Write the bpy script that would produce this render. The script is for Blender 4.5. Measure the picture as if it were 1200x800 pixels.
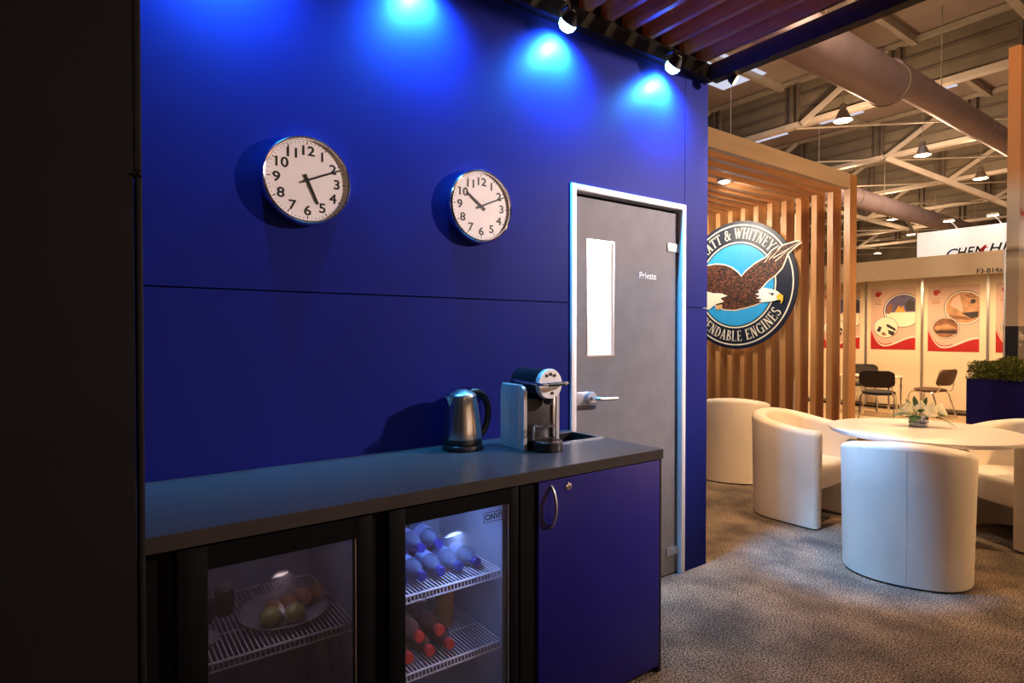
import bpy, bmesh, math, random
from mathutils import Vector, Matrix
random.seed(7)
PI = math.pi
S = bpy.context.scene
COL = S.collection
for o in list(bpy.data.objects): bpy.data.objects.remove(o)

# ------------------------------------------------------------------ camera, world, exposure
cam = bpy.data.objects.new('camera', bpy.data.cameras.new('camera'))
COL.objects.link(cam)
cam.location = (2.14, 0, 1.364)
cam.rotation_euler = (math.radians(90 - 0.83), 0, math.atan2(.812, .5835))
cam.data.sensor_width = 36
cam.data.lens = 36 * 689 / 1200
cam.data.clip_start = .02
S.camera = cam
S.view_settings.view_transform = 'Standard'
S.view_settings.look = 'None'
S.view_settings.gamma = 1
S.view_settings.use_curve_mapping = False
S.view_settings.exposure = 0.0
W = bpy.data.worlds.new('world'); S.world = W
W.use_nodes = True
W.node_tree.nodes['Background'].inputs[0].default_value = (.55, .45, .42, 1)
W.node_tree.nodes['Background'].inputs[1].default_value = .035

def lamp(name, kind, loc, power, color, size=.05, target=None, angle=60, blend=.5, sx=None, sy=None):
    d = bpy.data.lights.new(name, kind)
    d.energy = power; d.color = color
    if kind == 'AREA':
        d.shape = 'RECTANGLE'; d.size = sx; d.size_y = sy
    else:
        d.shadow_soft_size = size
    if kind == 'SPOT':
        d.spot_size = math.radians(angle); d.spot_blend = blend
    o = bpy.data.objects.new(name, d); COL.objects.link(o)
    o.location = loc
    if target is not None:
        o.rotation_euler = (Vector(target) - Vector(loc)).to_track_quat('-Z', 'Y').to_euler()
    return o

BLUE = (.05, .44, 1.0)
WARM = (1.0, .60, .30)
HALL = (1.0, .64, .36)
WHITE = (1.0, .86, .68)
# blue wall washers, one per blue spotlight head
WASH = [(.10, .36, 2.75), (.10, 1.06, 2.75), (.10, 1.785, 2.75), (.10, 2.52, 2.75)]
P_SPILL = 520      # the part of the last blue head's beam that reaches the lounge
P_WASH = 230
# warm hall light : the high-bay lamps (fixtures further down)
BAYS = [(-6.16, 17.75, 7.5), (-6.16, 23.45, 7.5), (-6.05, 28.85, 7.5),
        (-10.6, 28.1, 7.5), (-11.8, 35.4, 7.5), (-13.2, 41.7, 7.5), (-18.3, 49.4, 7.5)]
BAYS_ADDED = [(1.0, 4.9, 7.2), (9.0, 1.5, 7.5), (7.5, 9.0, 7.5), (-2.5, 9.5, 7.5), (11.0, -2.5, 7.5)]  # unseen lamps added out of view as fill light
P_BAY = 780
P_BAY_ADDED = [950, 80, 300, 500, 80]
KEY = (3.0, 5.6, 2.95); P_KEY = 1500; KEYC = (1.0, .80, .76); P_WARM = 330   # added unseen spotlight, fills wall and lounge from the aisle side

# ------------------------------------------------------------------ helpers
def tag(o, label=None, cat=None, group=None, kind=None):
    if label: o['label'] = label
    if cat: o['category'] = cat
    if group: o['group'] = group
    if kind: o['kind'] = kind
    return o

def empty(name, loc=(0, 0, 0), rz=0, label=None, cat=None, group=None):
    o = bpy.data.objects.new(name, None); COL.objects.link(o)
    o.location = loc; o.rotation_euler = (0, 0, rz); o.empty_display_size = .1
    return tag(o, label, cat, group)

class MB:
    def __init__(self): self.b = bmesh.new()
    def _x(self, verts, M):
        if M is not None: bmesh.ops.transform(self.b, matrix=M, verts=verts)
    def box(self, x0, x1, y0, y1, z0, z1, bev=0, seg=2, M=None):
        r = bmesh.ops.create_cube(self.b, size=1)
        vs = r['verts']
        for v in vs:
            v.co = Vector((x0 + (v.co.x + .5) * (x1 - x0), y0 + (v.co.y + .5) * (y1 - y0), z0 + (v.co.z + .5) * (z1 - z0)))
        if bev > 0:
            es = list({e for v in vs for e in v.link_edges})
            r = bmesh.ops.bevel(self.b, geom=es, offset=bev, segments=seg, affect='EDGES', profile=.5)
            vs = list({v for f in r['faces'] for v in f.verts} | {v for v in vs if v.is_valid})
        self._x(vs, M)
        return self
    def beam(self, p0, p1, w, h, up=(0, 0, 1)):
        p0 = Vector(p0); p1 = Vector(p1); d = (p1 - p0); L = d.length; d.normalize()
        u = Vector(up)
        if abs(d.dot(u)) > .98: u = Vector((0, 1, 0))
        s = d.cross(u).normalized(); u = s.cross(d)
        M = Matrix((( d.x, s.x, u.x, p0.x), (d.y, s.y, u.y, p0.y), (d.z, s.z, u.z, p0.z), (0, 0, 0, 1)))
        return self.box(0, L, -w / 2, w / 2, -h / 2, h / 2, M=M)
    def lathe(self, prof, center=(0, 0, 0), seg=32, M=None, a0=0, a1=2 * PI, sx=1, sy=1):
        full = abs(a1 - a0 - 2 * PI) < 1e-4
        n = seg if full else seg + 1
        rings = []; allv = []
        for r, z in prof:
            if r < 1e-6:
                v = self.b.verts.new((center[0], center[1], center[2] + z)); rings.append([v]); allv.append(v)
            else:
                ring = [self.b.verts.new((center[0] + r * sx * math.cos(a0 + (a1 - a0) * i / seg), center[1] + r * sy * math.sin(a0 + (a1 - a0) * i / seg), center[2] + z)) for i in range(n)]
                rings.append(ring); allv += ring
        for a, c in zip(rings, rings[1:]):
            m = n if full else n - 1
            for i in range(m):
                j = (i + 1) % n
                try:
                    if len(a) == 1 and len(c) > 1: self.b.faces.new((a[0], c[j], c[i]))
                    elif len(c) == 1 and len(a) > 1: self.b.faces.new((a[i], a[j], c[0]))
                    elif len(a) > 1: self.b.faces.new((a[i], a[j], c[j], c[i]))
                except ValueError: pass
        self._x(allv, M)
        return self
    def cyl(self, p0, p1, r0, r1=None, seg=16):
        r1 = r0 if r1 is None else r1
        p0 = Vector(p0); p1 = Vector(p1)
        L = (p1 - p0).length
        q = (p1 - p0).to_track_quat('Z', 'Y').to_matrix().to_4x4()
        return self.lathe([(0, 0), (r0, 0), (r1, L), (0, L)], seg=seg, M=Matrix.Translation(p0) @ q)
    def ball(self, c, r, seg=12, sx=1, sy=1, sz=1, M=None):
        n = max(4, seg // 2)
        return self.lathe([(r * math.sin(PI * i / n), -r * sz * math.cos(PI * i / n)) for i in range(n + 1)], c, seg, M, sx=sx, sy=sy)
    def tube(self, pts, r, seg=8, closed=False):
        pts = [Vector(p) for p in pts]; n = len(pts)
        rr = r if isinstance(r, (list, tuple)) else [r] * n
        up = None; rings = []
        for i, p in enumerate(pts):
            if closed: t = pts[(i + 1) % n] - pts[i - 1]
            else: t = pts[min(i + 1, n - 1)] - pts[max(i - 1, 0)]
            t.normalize()
            if up is None:
                up = Vector((0, 0, 1)) if abs(t.z) < .9 else Vector((1, 0, 0))
            s = t.cross(up).normalized(); up = s.cross(t).normalized()
            rings.append([self.b.verts.new(p + (s * math.cos(2 * PI * k / seg) + up * math.sin(2 * PI * k / seg)) * rr[i]) for k in range(seg)])
        prs = list(zip(rings, rings[1:])) + ([(rings[-1], rings[0])] if closed else [])
        for a, c in prs:
            for k in range(seg):
                self.b.faces.new((a[k], a[(k + 1) % seg], c[(k + 1) % seg], c[k]))
        if not closed:
            self.b.faces.new(rings[0][::-1]); self.b.faces.new(rings[-1])
        return self
    def prism(self, pts, O=(0, 0, 0), u=(1, 0, 0), v=(0, 0, 1), d0=0, d1=.01):
        """2-D outline (u,v) pushed along n = u x v from d0 to d1"""
        O = Vector(O); u = Vector(u); v = Vector(v); n = u.cross(v)
        ar = sum(a[0] * b[1] - b[0] * a[1] for a, b in zip(pts, pts[1:] + pts[:1]))
        if ar < 0: pts = pts[::-1]
        A = [self.b.verts.new(O + u * p[0] + v * p[1] + n * d0) for p in pts]
        B = [self.b.verts.new(O + u * p[0] + v * p[1] + n * d1) for p in pts]
        self.b.faces.new(B); self.b.faces.new(A[::-1])
        m = len(pts)
        for i in range(m):
            self.b.faces.new((A[i], A[(i + 1) % m], B[(i + 1) % m], B[i]))
        return self
    def build(self, name, mat, parent=None, smooth=True, ang=38, loc=None, norm=True):
        b = self.b
        if norm: bmesh.ops.recalc_face_normals(b, faces=b.faces)
        if smooth:
            lim = math.radians(ang)
            for f in b.faces: f.smooth = True
            for e in b.edges:
                if len(e.link_faces) == 2 and e.calc_face_angle(0) > lim: e.smooth = False
        me = bpy.data.meshes.new(name); b.to_mesh(me); b.free()
        me.materials.append(mat)
        o = bpy.data.objects.new(name, me); COL.objects.link(o)
        if parent: o.parent = parent
        if loc: o.location = loc
        return o

def struct(name, mb, mat, parent=None, **k):
    o = mb.build(name, mat, parent, **k)
    if parent is None: o['kind'] = 'structure'
    return o

def copy_tree(o, parent=None):
    c = o.copy(); COL.objects.link(c)
    if parent: c.parent = parent
    for ch in list(o.children): copy_tree(ch, c)
    return c

def text(name, s, size, mat, M, parent=None, extrude=.001, shear=0, align='LEFT', xs=1, bold=0, sp=1):
    cu = bpy.data.curves.new(name, 'FONT'); cu.body = s; cu.size = size; cu.extrude = extrude
    cu.shear = shear; cu.align_x = align; cu.space_character = sp
    t = bpy.data.objects.new('tmp', cu); COL.objects.link(t)
    dg = bpy.context.evaluated_depsgraph_get(); dg.update()
    me = bpy.data.meshes.new_from_object(t.evaluated_get(dg))
    bpy.data.objects.remove(t)
    if bold:                                   # heavier strokes : the glyph repeated around itself
        bb = bmesh.new()
        for k in range(8):
            m2 = me.copy(); m2.transform(Matrix.Translation((bold * math.cos(k * PI / 4), bold * math.sin(k * PI / 4), k * 2e-6))); bb.from_mesh(m2); bpy.data.meshes.remove(m2)
        bb.to_mesh(me); bb.free()
    me.transform(M @ Matrix.Diagonal((xs, 1, 1, 1))); me.name = name
    me.materials.clear(); me.materials.append(mat)
    o = bpy.data.objects.new(name, me); COL.objects.link(o)
    if parent: o.parent = parent
    return o

def frame(O, u, v):
    u = Vector(u); v = Vector(v); n = u.cross(v)
    return Matrix(((u.x, v.x, n.x, O[0]), (u.y, v.y, n.y, O[1]), (u.z, v.z, n.z, O[2]), (0, 0, 0, 1)))
FX = ((0, 1, 0), (0, 0, 1))          # a face that looks to +X
FY = ((1, 0, 0), (0, 0, 1))          # a face that looks to -Y

def ell(cx, cy, rx, ry=None, n=40, a0=0, a1=2 * PI):
    ry = rx if ry is None else ry
    full = abs(a1 - a0 - 2 * PI) < 1e-5
    m = n if full else n + 1
    return [(cx + rx * math.cos(a0 + (a1 - a0) * i / n), cy + ry * math.sin(a0 + (a1 - a0) * i / n)) for i in range(m)]

# ------------------------------------------------------------------ materials
def mk(name, col, rough=.5, metal=0, var=.12, scale=12, bump=0, bscale=None, emis=None, estr=0, trans=0, spec=.5, coat=0, stretch=None):
    m = bpy.data.materials.new(name); m.use_nodes = True
    nt = m.node_tree; p = nt.nodes['Principled BSDF']
    tc = nt.nodes.new('ShaderNodeTexCoord')
    src = tc.outputs['Object']
    if stretch:
        mp = nt.nodes.new('ShaderNodeMapping'); mp.inputs['Scale'].default_value = stretch
        nt.links.new(src, mp.inputs['Vector']); src = mp.outputs[0]
    nz = nt.nodes.new('ShaderNodeTexNoise'); nz.inputs['Scale'].default_value = scale; nz.inputs['Detail'].default_value = 4
    nt.links.new(src, nz.inputs['Vector'])
    cr = nt.nodes.new('ShaderNodeValToRGB')
    c0 = tuple(max(0, c * (1 - var)) for c in col); c1 = tuple(min(1, c * (1 + var)) for c in col)
    cr.color_ramp.elements[0].position = .3; cr.color_ramp.elements[1].position = .7
    cr.color_ramp.elements[0].color = (*c0, 1); cr.color_ramp.elements[1].color = (*c1, 1)
    nt.links.new(nz.outputs[0], cr.inputs[0]); nt.links.new(cr.outputs[0], p.inputs['Base Color'])
    p.inputs['Roughness'].default_value = rough; p.inputs['Metallic'].default_value = metal
    p.inputs['Specular IOR Level'].default_value = spec
    p.inputs['Transmission Weight'].default_value = trans
    p.inputs['Coat Weight'].default_value = coat
    if emis:
        p.inputs['Emission Color'].default_value = (*emis, 1); p.inputs['Emission Strength'].default_value = estr
    if bump:
        bn = nt.nodes.new('ShaderNodeTexNoise'); bn.inputs['Scale'].default_value = bscale or scale; bn.inputs['Detail'].default_value = 3
        nt.links.new(src, bn.inputs['Vector'])
        bp = nt.nodes.new('ShaderNodeBump'); bp.inputs['Strength'].default_value = bump; bp.inputs['Distance'].default_value = .01
        nt.links.new(bn.outputs[0], bp.inputs['Height']); nt.links.new(bp.outputs[0], p.inputs['Normal'])
    return m

def glass(name, tint=(1, 1, 1), gloss=.08, rough=.02, diff=0, dcol=(.5, .5, .5)):
    m = bpy.data.materials.new(name); m.use_nodes = True
    nt = m.node_tree; nt.nodes.remove(nt.nodes['Principled BSDF']); out = nt.nodes['Material Output']
    t = nt.nodes.new('ShaderNodeBsdfTransparent'); t.inputs[0].default_value = (*tint, 1)
    g = nt.nodes.new('ShaderNodeBsdfGlossy'); g.inputs['Roughness'].default_value = rough
    lf = nt.nodes.new('ShaderNodeLayerWeight'); lf.inputs[0].default_value = .5
    lw = nt.nodes.new('ShaderNodeMath'); lw.operation = 'POWER'; lw.inputs[1].default_value = 5
    nt.links.new(lf.outputs['Facing'], lw.inputs[0])
    mx = nt.nodes.new('ShaderNodeMixShader')
    mul = nt.nodes.new('ShaderNodeMath'); mul.operation = 'MULTIPLY_ADD'; mul.inputs[1].default_value = 1; mul.inputs[2].default_value = .035 + gloss * .3
    nt.links.new(lw.outputs[0], mul.inputs[0]); nt.links.new(mul.outputs[0], mx.inputs[0])
    nt.links.new(t.outputs[0], mx.inputs[1]); nt.links.new(g.outputs[0], mx.inputs[2])
    last = mx
    if diff:
        d = nt.nodes.new('ShaderNodeBsdfDiffuse'); d.inputs[0].default_value = (*dcol, 1)
        nz = nt.nodes.new('ShaderNodeTexNoise'); nz.inputs['Scale'].default_value = 6
        ml = nt.nodes.new('ShaderNodeMath'); ml.operation = 'MULTIPLY'; ml.inputs[1].default_value = diff * 2
        nt.links.new(nz.outputs[0], ml.inputs[0])
        m2 = nt.nodes.new('ShaderNodeMixShader')
        nt.links.new(ml.outputs[0], m2.inputs[0])
        nt.links.new(mx.outputs[0], m2.inputs[1]); nt.links.new(d.outputs[0], m2.inputs[2]); last = m2
    nt.links.new(last.outputs[0], out.inputs[0])
    return m

def emit(name, col, st):
    m = bpy.data.materials.new(name); m.use_nodes = True
    nt = m.node_tree; nt.nodes.remove(nt.nodes['Principled BSDF'])
    e = nt.nodes.new('ShaderNodeEmission'); e.inputs[0].default_value = (*col, 1); e.inputs[1].default_value = st
    nt.links.new(e.outputs[0], nt.nodes['Material Output'].inputs[0])
    return m

def wood(name, c0, c1, stretch, rough=.4, coat=0):
    m = mk(name, c0, rough, scale=3.0, stretch=stretch, coat=coat)
    cr = [n for n in m.node_tree.nodes if n.type == 'VALTORGB'][0]
    cr.color_ramp.elements[0].color = (*c0, 1); cr.color_ramp.elements[1].color = (*c1, 1)
    nz = [n for n in m.node_tree.nodes if n.type == 'TEX_NOISE'][0]; nz.inputs['Detail'].default_value = 8; nz.inputs['Distortion'].default_value = .6
    return m

M = {}
M['blue'] = mk('blue_paint', (.008, .0125, .145), .48, var=.04, scale=3, spec=.05)
M['blue_lam'] = mk('blue_laminate', (.009, .008, .13), .35, var=.04, scale=5, spec=.2)
M['black'] = mk('black_paint', (.004, .004, .004), .6, var=.1, spec=.06)
M['panel'] = mk('black_panel', (.009, .0075, .008), .55, var=.12, scale=4, spec=.15)
M['fridge'] = mk('black_steel', (.004, .004, .0045), .38, var=.1, spec=.08)
M['top'] = mk('dark_grey_laminate', (.045, .045, .05), .30, var=.15, scale=60)
M['edge'] = mk('brown_edge_band', (.030, .024, .021), .45, spec=.25)
M['chrome'] = mk('chrome', (.85, .85, .87), .08, 1, var=.02)
M['steel'] = mk('brushed_steel', (.66, .65, .64), .24, 1, var=.08, scale=30, stretch=(1, 1, 30))
M['alu'] = mk('aluminium', (.62, .62, .64), .3, 1, var=.05)
M['machine'] = mk('silver_plastic', (.50, .52, .58), .28, .55, var=.04)
M['whitemetal'] = mk('white_metal_frame', (.78, .78, .80), .35, .3, var=.03)
M['door'] = mk('grey_door', (.16, .16, .175), .5, var=.10, scale=9, spec=.15)
M['frosted'] = mk('frosted_window', (.85, .78, .74), .3, emis=(1, .82, .72), estr=.55)
M['white'] = mk('white_print', (.85, .85, .85), .5, var=.02)
M['dial'] = mk('clock_dial', (.93, .88, .87), .45, var=.02)
M['ink'] = mk('black_ink', (.008, .008, .009), .45)
M['plastic'] = mk('black_plastic', (.012, .012, .013), .3)
M['lens'] = glass('clear_glass', (1, 1, 1), .02)
M['fglass'] = glass('fridge_glass', (.86, .86, .92), .06, diff=.05, dcol=(.3, .28, .32))
M['fglass2'] = glass('fridge_glass_hazy', (.6, .58, .62), .1, diff=.10, dcol=(.10, .08, .10))
M['tank'] = glass('tank_glass', (.80, .85, .95), .3)
M['fin'] = mk('fridge_liner', (.34, .37, .46), .4, var=.06)
M['wire'] = mk('white_wire', (.8, .8, .82), .35)
M['leather'] = mk('cream_leather', (.80, .72, .60), .42, var=.05, scale=5, bump=.10, bscale=18)
M['tabletop'] = mk('white_laminate', (.80, .74, .67), .3, var=.03)
M['wood'] = wood('oak_slat', (.38, .170, .055), (.58, .285, .105), (5, 5, .35))
M['woodH'] = wood('oak_slat_long', (.36, .16, .06), (.58, .30, .13), (5, .35, 5))
M['woodB'] = wood('oak_beam', (.56, .40, .25), (.64, .48, .32), (6, .5, 6), .5)
M['woodC'] = wood('dark_slat', (.20, .075, .034), (.38, .15, .07), (.35, 6, 6), .38, .2)
M['fascia'] = mk('dark_fascia', (.010, .008, .008), .5, spec=.15)
M['pale'] = mk('pale_panel', (.82, .70, .54), .55, var=.03, scale=2)
M['fascia_board'] = mk('fascia_board', (.86, .73, .56), .5, var=.03)
M['poster'] = mk('poster_paper', (.66, .46, .39), .5, var=.05, scale=3)
M['red'] = mk('red_print', (.42, .012, .018), .5)
M['cream'] = mk('cream_print', (.86, .80, .66), .5, var=.02)
M['navy'] = mk('navy_print', (.010, .014, .035), .4)
M['disc_blue'] = mk('sky_blue_print', (.03, .36, .78), .45, var=.05)
M['rose'] = mk('rose_petal', (.93, .90, .68), .6, var=.08)
M['leaf'] = mk('leaf_green', (.03, .10, .025), .5, var=.5)
M['hedge'] = mk('hedge_leaf', (.17, .20, .035), .6, var=.6, scale=20)
M['duct'] = mk('duct_metal', (.44, .37, .46), .5, .1, var=.10, scale=2)
M['hallsteel'] = mk('hall_steel', (.36, .32, .27), .55, var=.15, scale=1.5)
M['darksteel'] = mk('dark_steel', (.12, .10, .08), .6, var=.2, scale=2)
M['palesteel'] = mk('pale_steel', (.52, .47, .42), .5, var=.1, scale=2)
M['clad'] = mk('wall_cladding', (.17, .145, .11), .7, var=.28, scale=.8)
M['roof'] = mk('roof_sheet', (.30, .24, .21), .7, var=.15, scale=.6)
M['lampbody'] = mk('lamp_metal', (.35, .30, .26), .4, .6)
M['darkfab'] = mk('dark_fabric', (.035, .028, .026), .8, var=.3, scale=60)
M['bluefab'] = mk('blue_fabric', (.015, .035, .13), .8, var=.2, scale=60)
M['brownfab'] = mk('brown_fabric', (.10, .055, .035), .8, var=.3, scale=60)
M['e_blue'] = emit('blue_led', (.35, .75, 1), 14)
M['e_white'] = emit('white_led', (1, .90, .72), 16)
M['e_warm'] = emit('warm_bulb', (1, .62, .26), 12)
M['e_amber'] = emit('amber_bulb', (1, .55, .18), 10)
M['e_sky'] = emit('daylight_roof_panel', (.80, .82, 1), .8)  # glow drawn for light reflections on the roof sheet
M['e_sign'] = mk('lit_sign_face', (.85, .84, .82), .5, emis=(1, .96, .92), estr=.55, var=.02)
M['e_fridge'] = emit('fridge_led', (.35, .5, 1), 5)

# carpet
def carpet():
    m = bpy.data.materials.new('carpet'); m.use_nodes = True
    nt = m.node_tree; p = nt.nodes['Principled BSDF']; p.inputs['Roughness'].default_value = .95; p.inputs['Specular IOR Level'].default_value = .1
    tc = nt.nodes.new('ShaderNodeTexCoord')
    def ns(s, d):
        n = nt.nodes.new('ShaderNodeTexNoise'); n.inputs['Scale'].default_value = s; n.inputs['Detail'].default_value = d
        nt.links.new(tc.outputs['Object'], n.inputs['Vector']); return n
    a = ns(130, 2); b = ns(3.2, 5); c = ns(28, 3)
    r1 = nt.nodes.new('ShaderNodeValToRGB')
    r1.color_ramp.elements[0].position = .36; r1.color_ramp.elements[0].color = (.040, .031, .025, 1)
    r1.color_ramp.elements[1].position = .66; r1.color_ramp.elements[1].color = (.60, .49, .385, 1)
    nt.links.new(a.outputs[0], r1.inputs[0])
    r2 = nt.nodes.new('ShaderNodeValToRGB')
    r2.color_ramp.elements[0].position = .36; r2.color_ramp.elements[0].color = (.42, .42, .44, 1)
    r2.color_ramp.elements[1].position = .66; r2.color_ramp.elements[1].color = (1, .96, .90, 1)
    nt.links.new(b.outputs[0], r2.inputs[0])
    mx = nt.nodes.new('ShaderNodeMix'); mx.data_type = 'RGBA'; mx.blend_type = 'MULTIPLY'; mx.inputs[0].default_value = 1
    nt.links.new(r1.outputs[0], mx.inputs[6]); nt.links.new(r2.outputs[0], mx.inputs[7])
    nt.links.new(mx.outputs[2], p.inputs['Base Color'])
    ad = nt.nodes.new('ShaderNodeMath'); nt.links.new(a.outputs[0], ad.inputs[0]); nt.links.new(c.outputs[0], ad.inputs[1])
    bp = nt.nodes.new('ShaderNodeBump'); bp.inputs['Strength'].default_value = .8; bp.inputs['Distance'].default_value = .012
    nt.links.new(ad.outputs[0], bp.inputs['Height']); nt.links.new(bp.outputs[0], p.inputs['Normal'])
    return m
M['carpet'] = carpet()

# eagle plumage : speckled brown
def plumage():
    m = mk('plumage_print', (.05, .02, .012), .55, scale=70)
    cr = [n for n in m.node_tree.nodes if n.type == 'VALTORGB'][0]
    cr.color_ramp.elements[0].position = .47; cr.color_ramp.elements[0].color = (.014, .005, .005, 1)
    cr.color_ramp.elements[1].position = .60; cr.color_ramp.elements[1].color = (.20, .065, .034, 1)
    return m
M['plume'] = plumage()

# tower print : orange towards the top, cooler grey bands below
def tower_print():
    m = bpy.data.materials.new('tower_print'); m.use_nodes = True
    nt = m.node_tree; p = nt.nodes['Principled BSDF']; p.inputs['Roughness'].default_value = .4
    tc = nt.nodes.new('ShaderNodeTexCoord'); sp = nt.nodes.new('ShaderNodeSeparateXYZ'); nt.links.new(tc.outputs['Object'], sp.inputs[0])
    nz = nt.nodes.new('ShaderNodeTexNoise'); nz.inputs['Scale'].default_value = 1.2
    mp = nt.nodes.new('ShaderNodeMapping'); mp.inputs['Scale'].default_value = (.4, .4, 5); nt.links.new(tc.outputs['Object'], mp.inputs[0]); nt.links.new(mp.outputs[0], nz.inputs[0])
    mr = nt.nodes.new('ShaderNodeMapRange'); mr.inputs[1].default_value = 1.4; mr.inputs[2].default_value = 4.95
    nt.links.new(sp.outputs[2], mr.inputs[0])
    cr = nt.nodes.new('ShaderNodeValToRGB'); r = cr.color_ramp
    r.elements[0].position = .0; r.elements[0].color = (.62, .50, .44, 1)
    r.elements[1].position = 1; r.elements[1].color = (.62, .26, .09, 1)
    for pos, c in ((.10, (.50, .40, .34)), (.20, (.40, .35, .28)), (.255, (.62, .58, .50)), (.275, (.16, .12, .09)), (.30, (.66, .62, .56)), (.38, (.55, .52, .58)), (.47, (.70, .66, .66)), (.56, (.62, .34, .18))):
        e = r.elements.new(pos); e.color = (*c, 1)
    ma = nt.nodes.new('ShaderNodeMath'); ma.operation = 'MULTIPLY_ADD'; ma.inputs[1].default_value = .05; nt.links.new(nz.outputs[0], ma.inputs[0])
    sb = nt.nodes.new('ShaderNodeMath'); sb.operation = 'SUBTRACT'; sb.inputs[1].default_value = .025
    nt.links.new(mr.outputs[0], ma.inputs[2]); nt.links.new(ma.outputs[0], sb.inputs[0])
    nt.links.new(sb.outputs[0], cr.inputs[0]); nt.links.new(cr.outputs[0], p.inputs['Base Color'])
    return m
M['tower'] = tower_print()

# ================================================================== STRUCTURE
WEND = 2.95; WTOP = 2.82
struct('floor', MB().box(-30, 12, -3, 9.0, -.1, 0), M['carpet'], smooth=False)
M['hallfloor'] = mk('hall_floor', (.55, .40, .25), .6, var=.1, scale=2)
struct('floor', MB().box(-30, 12, 9.0, 60, -.1, .0), M['hallfloor'], smooth=False)

# blue wall with the doorway (opening Y 1.92..2.705, z 0..2.05)
DY0, DY1, DZ = 1.883, 2.742, 2.086
w = MB()
SEAM = 1.51; g = .0025
for (y0, y1, z0, z1) in ((-1.2, DY0, 0, SEAM - g), (-1.2, DY0, SEAM + g, WTOP), (DY0, DY1 - g, DZ, WTOP),
                         (DY1 + g, WEND, 0, SEAM - g), (DY1 + g, WEND, SEAM + g, WTOP)):
    w.box(-.03, 0, y0, y1, z0, z1)
struct('wall_back', w, M['blue'], smooth=False)
w = MB()
w.box(-.06, -.031, -1.2, DY0 + .002, 0, WTOP - .002); w.box(-.06, -.031, DY0, DY1, DZ, WTOP - .002); w.box(-.06, -.031, DY1 - .002, WEND - .003, 0, WTOP - .002)
struct('wall_backing', w, M['black'], smooth=False)
struct('wall_right', MB().box(-4.0, -.0305, WEND - .04, WEND, 0, WTOP), M['blue'], smooth=False)
# black partition on the left
struct('wall_left', MB().box(.625, .70, -1.2, .076, 0, 2.80), M['panel'], smooth=False)
t = MB(); t.box(.64, .698, .0765, .091, 1.70, 2.80, .002); struct('trim_1', t, M['panel'])
t = MB(); t.box(.64, .702, .0795, .0915, 0, 1.685, .003); t.ball((.704, .086, 1.692), .004, 8); t.box(.66, .70, .0765, .091, 1.688, 1.697); struct('trim_2', t, M['panel'])

# door : frame, slab, window, hinges, handle, sign
d = empty('door_1', (0, (DY0 + DY1) / 2, 0)); d['kind'] = 'structure'
yc = (DY0 + DY1) / 2
def L(y): return y - yc
f = MB()
fw = .032
f.box(-.07, .012, L(DY0), L(DY0 + fw), 0, DZ, .003); f.box(-.07, .012, L(DY1 - fw), L(DY1), 0, DZ, .003)
f.box(-.07, .0118, L(DY0 + fw), L(DY1 - fw), DZ - fw, DZ, .003)
f.build('door_frame', M['whitemetal'], d)
s = MB()
sx0, sx1 = -.05, -.018
y0, y1 = L(DY0 + fw + .004), L(DY1 - fw - .022)
a0, a1, b0, b1 = L(2.012), L(2.195), 1.25, 1.828
s.box(sx0, sx1, y0, a0, .008, DZ - fw - .02); s.box(sx0, sx1, a1, y1, .008, DZ - fw - .02)
s.box(sx0, sx1, a0, a1, .008, b0); s.box(sx0, sx1, a0, a1, b1, DZ - fw - .02)
sl = s.build('door_slab', M['door'], d, smooth=False)
MB().box(-.07, -.051, L(DY0 + fw), L(DY1 - fw), 0, DZ - fw).build('rebate', M['black'], d, smooth=False)
MB().box(-.04, -.024, a0, a1, b0, b1).build('window_pane', M['frosted'], d, smooth=False)
wf = MB()
for (p, q, r_, t_) in ((a0 - .004, a0 + .003, b0 - .004, b1 + .004), (a1 - .003, a1 + .004, b0 - .004, b1 + .004)): wf.box(-.03, -.016, p, q, r_, t_)
wf.box(-.03, -.0165, a0, a1, b0 - .004, b0 + .003); wf.box(-.03, -.0165, a0, a1, b1 - .003, b1 + .004)
wf.build('window_frame', M['alu'], d, smooth=False)
for hz in (1.84, .135):
    h = MB(); h.box(-.02, -.012, y1 - .075, y1 + .012, hz - .024, hz + .024, .002); h.cyl((-.012, y1 + .012, hz - .024), (-.012, y1 + .012, hz + .024), .006, seg=10)
    h.build('hinge', M['alu'], d)
hd = MB()
hd.box(-.02, -.010, L(1.925), L(2.03), 1.005, 1.072, .004)
hd.lathe([(0, .0), (.034, .0), (.034, .012), (.030, .016), (0, .016)], seg=28, M=Matrix.Translation((-.010, L(2.025), 1.038)) @ Matrix.Rotation(PI / 2, 4, 'Y'))
hr = hd.build('handle_plate', M['machine'], d)
lv = MB(); lv.tube([(0, L(2.025), 1.04), (.04, L(2.025), 1.04), (.05, L(2.032), 1.04), (.053, L(2.05), 1.039), (.054, L(2.15), 1.036)], [.011, .0105, .0105, .010, .009], 10)
lv.build('handle', M['alu'], d)
text('sign', 'Private', .052, M['white'], frame((sx1 + .001, L(2.385), 1.655), *FX), d, xs=.95)

# canopy over the counter : side beam, outer beam, slats
c = empty('slatted_canopy', (0, WEND, WTOP), 0, 'dark brown timber slat canopy over the counter with black edge beams', 'canopy')
MB().box(-.06, .045, -4.4, .0, 0.001, .085).box(-.06, -.005, -4.4, .0, .085, .23).build('wall_beam', M['fascia'], c, smooth=False)
MB().box(.045, 1.6, -.045, .018, -.01, .085).build('edge_beam', M['fascia'], c, smooth=False)
for k in range(28):
    y = -.085 - .15 * k
    MB().box(.0, 1.6, y - .030, y, .086, .205).build('slat', M['woodC'], c, smooth=False)

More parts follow.
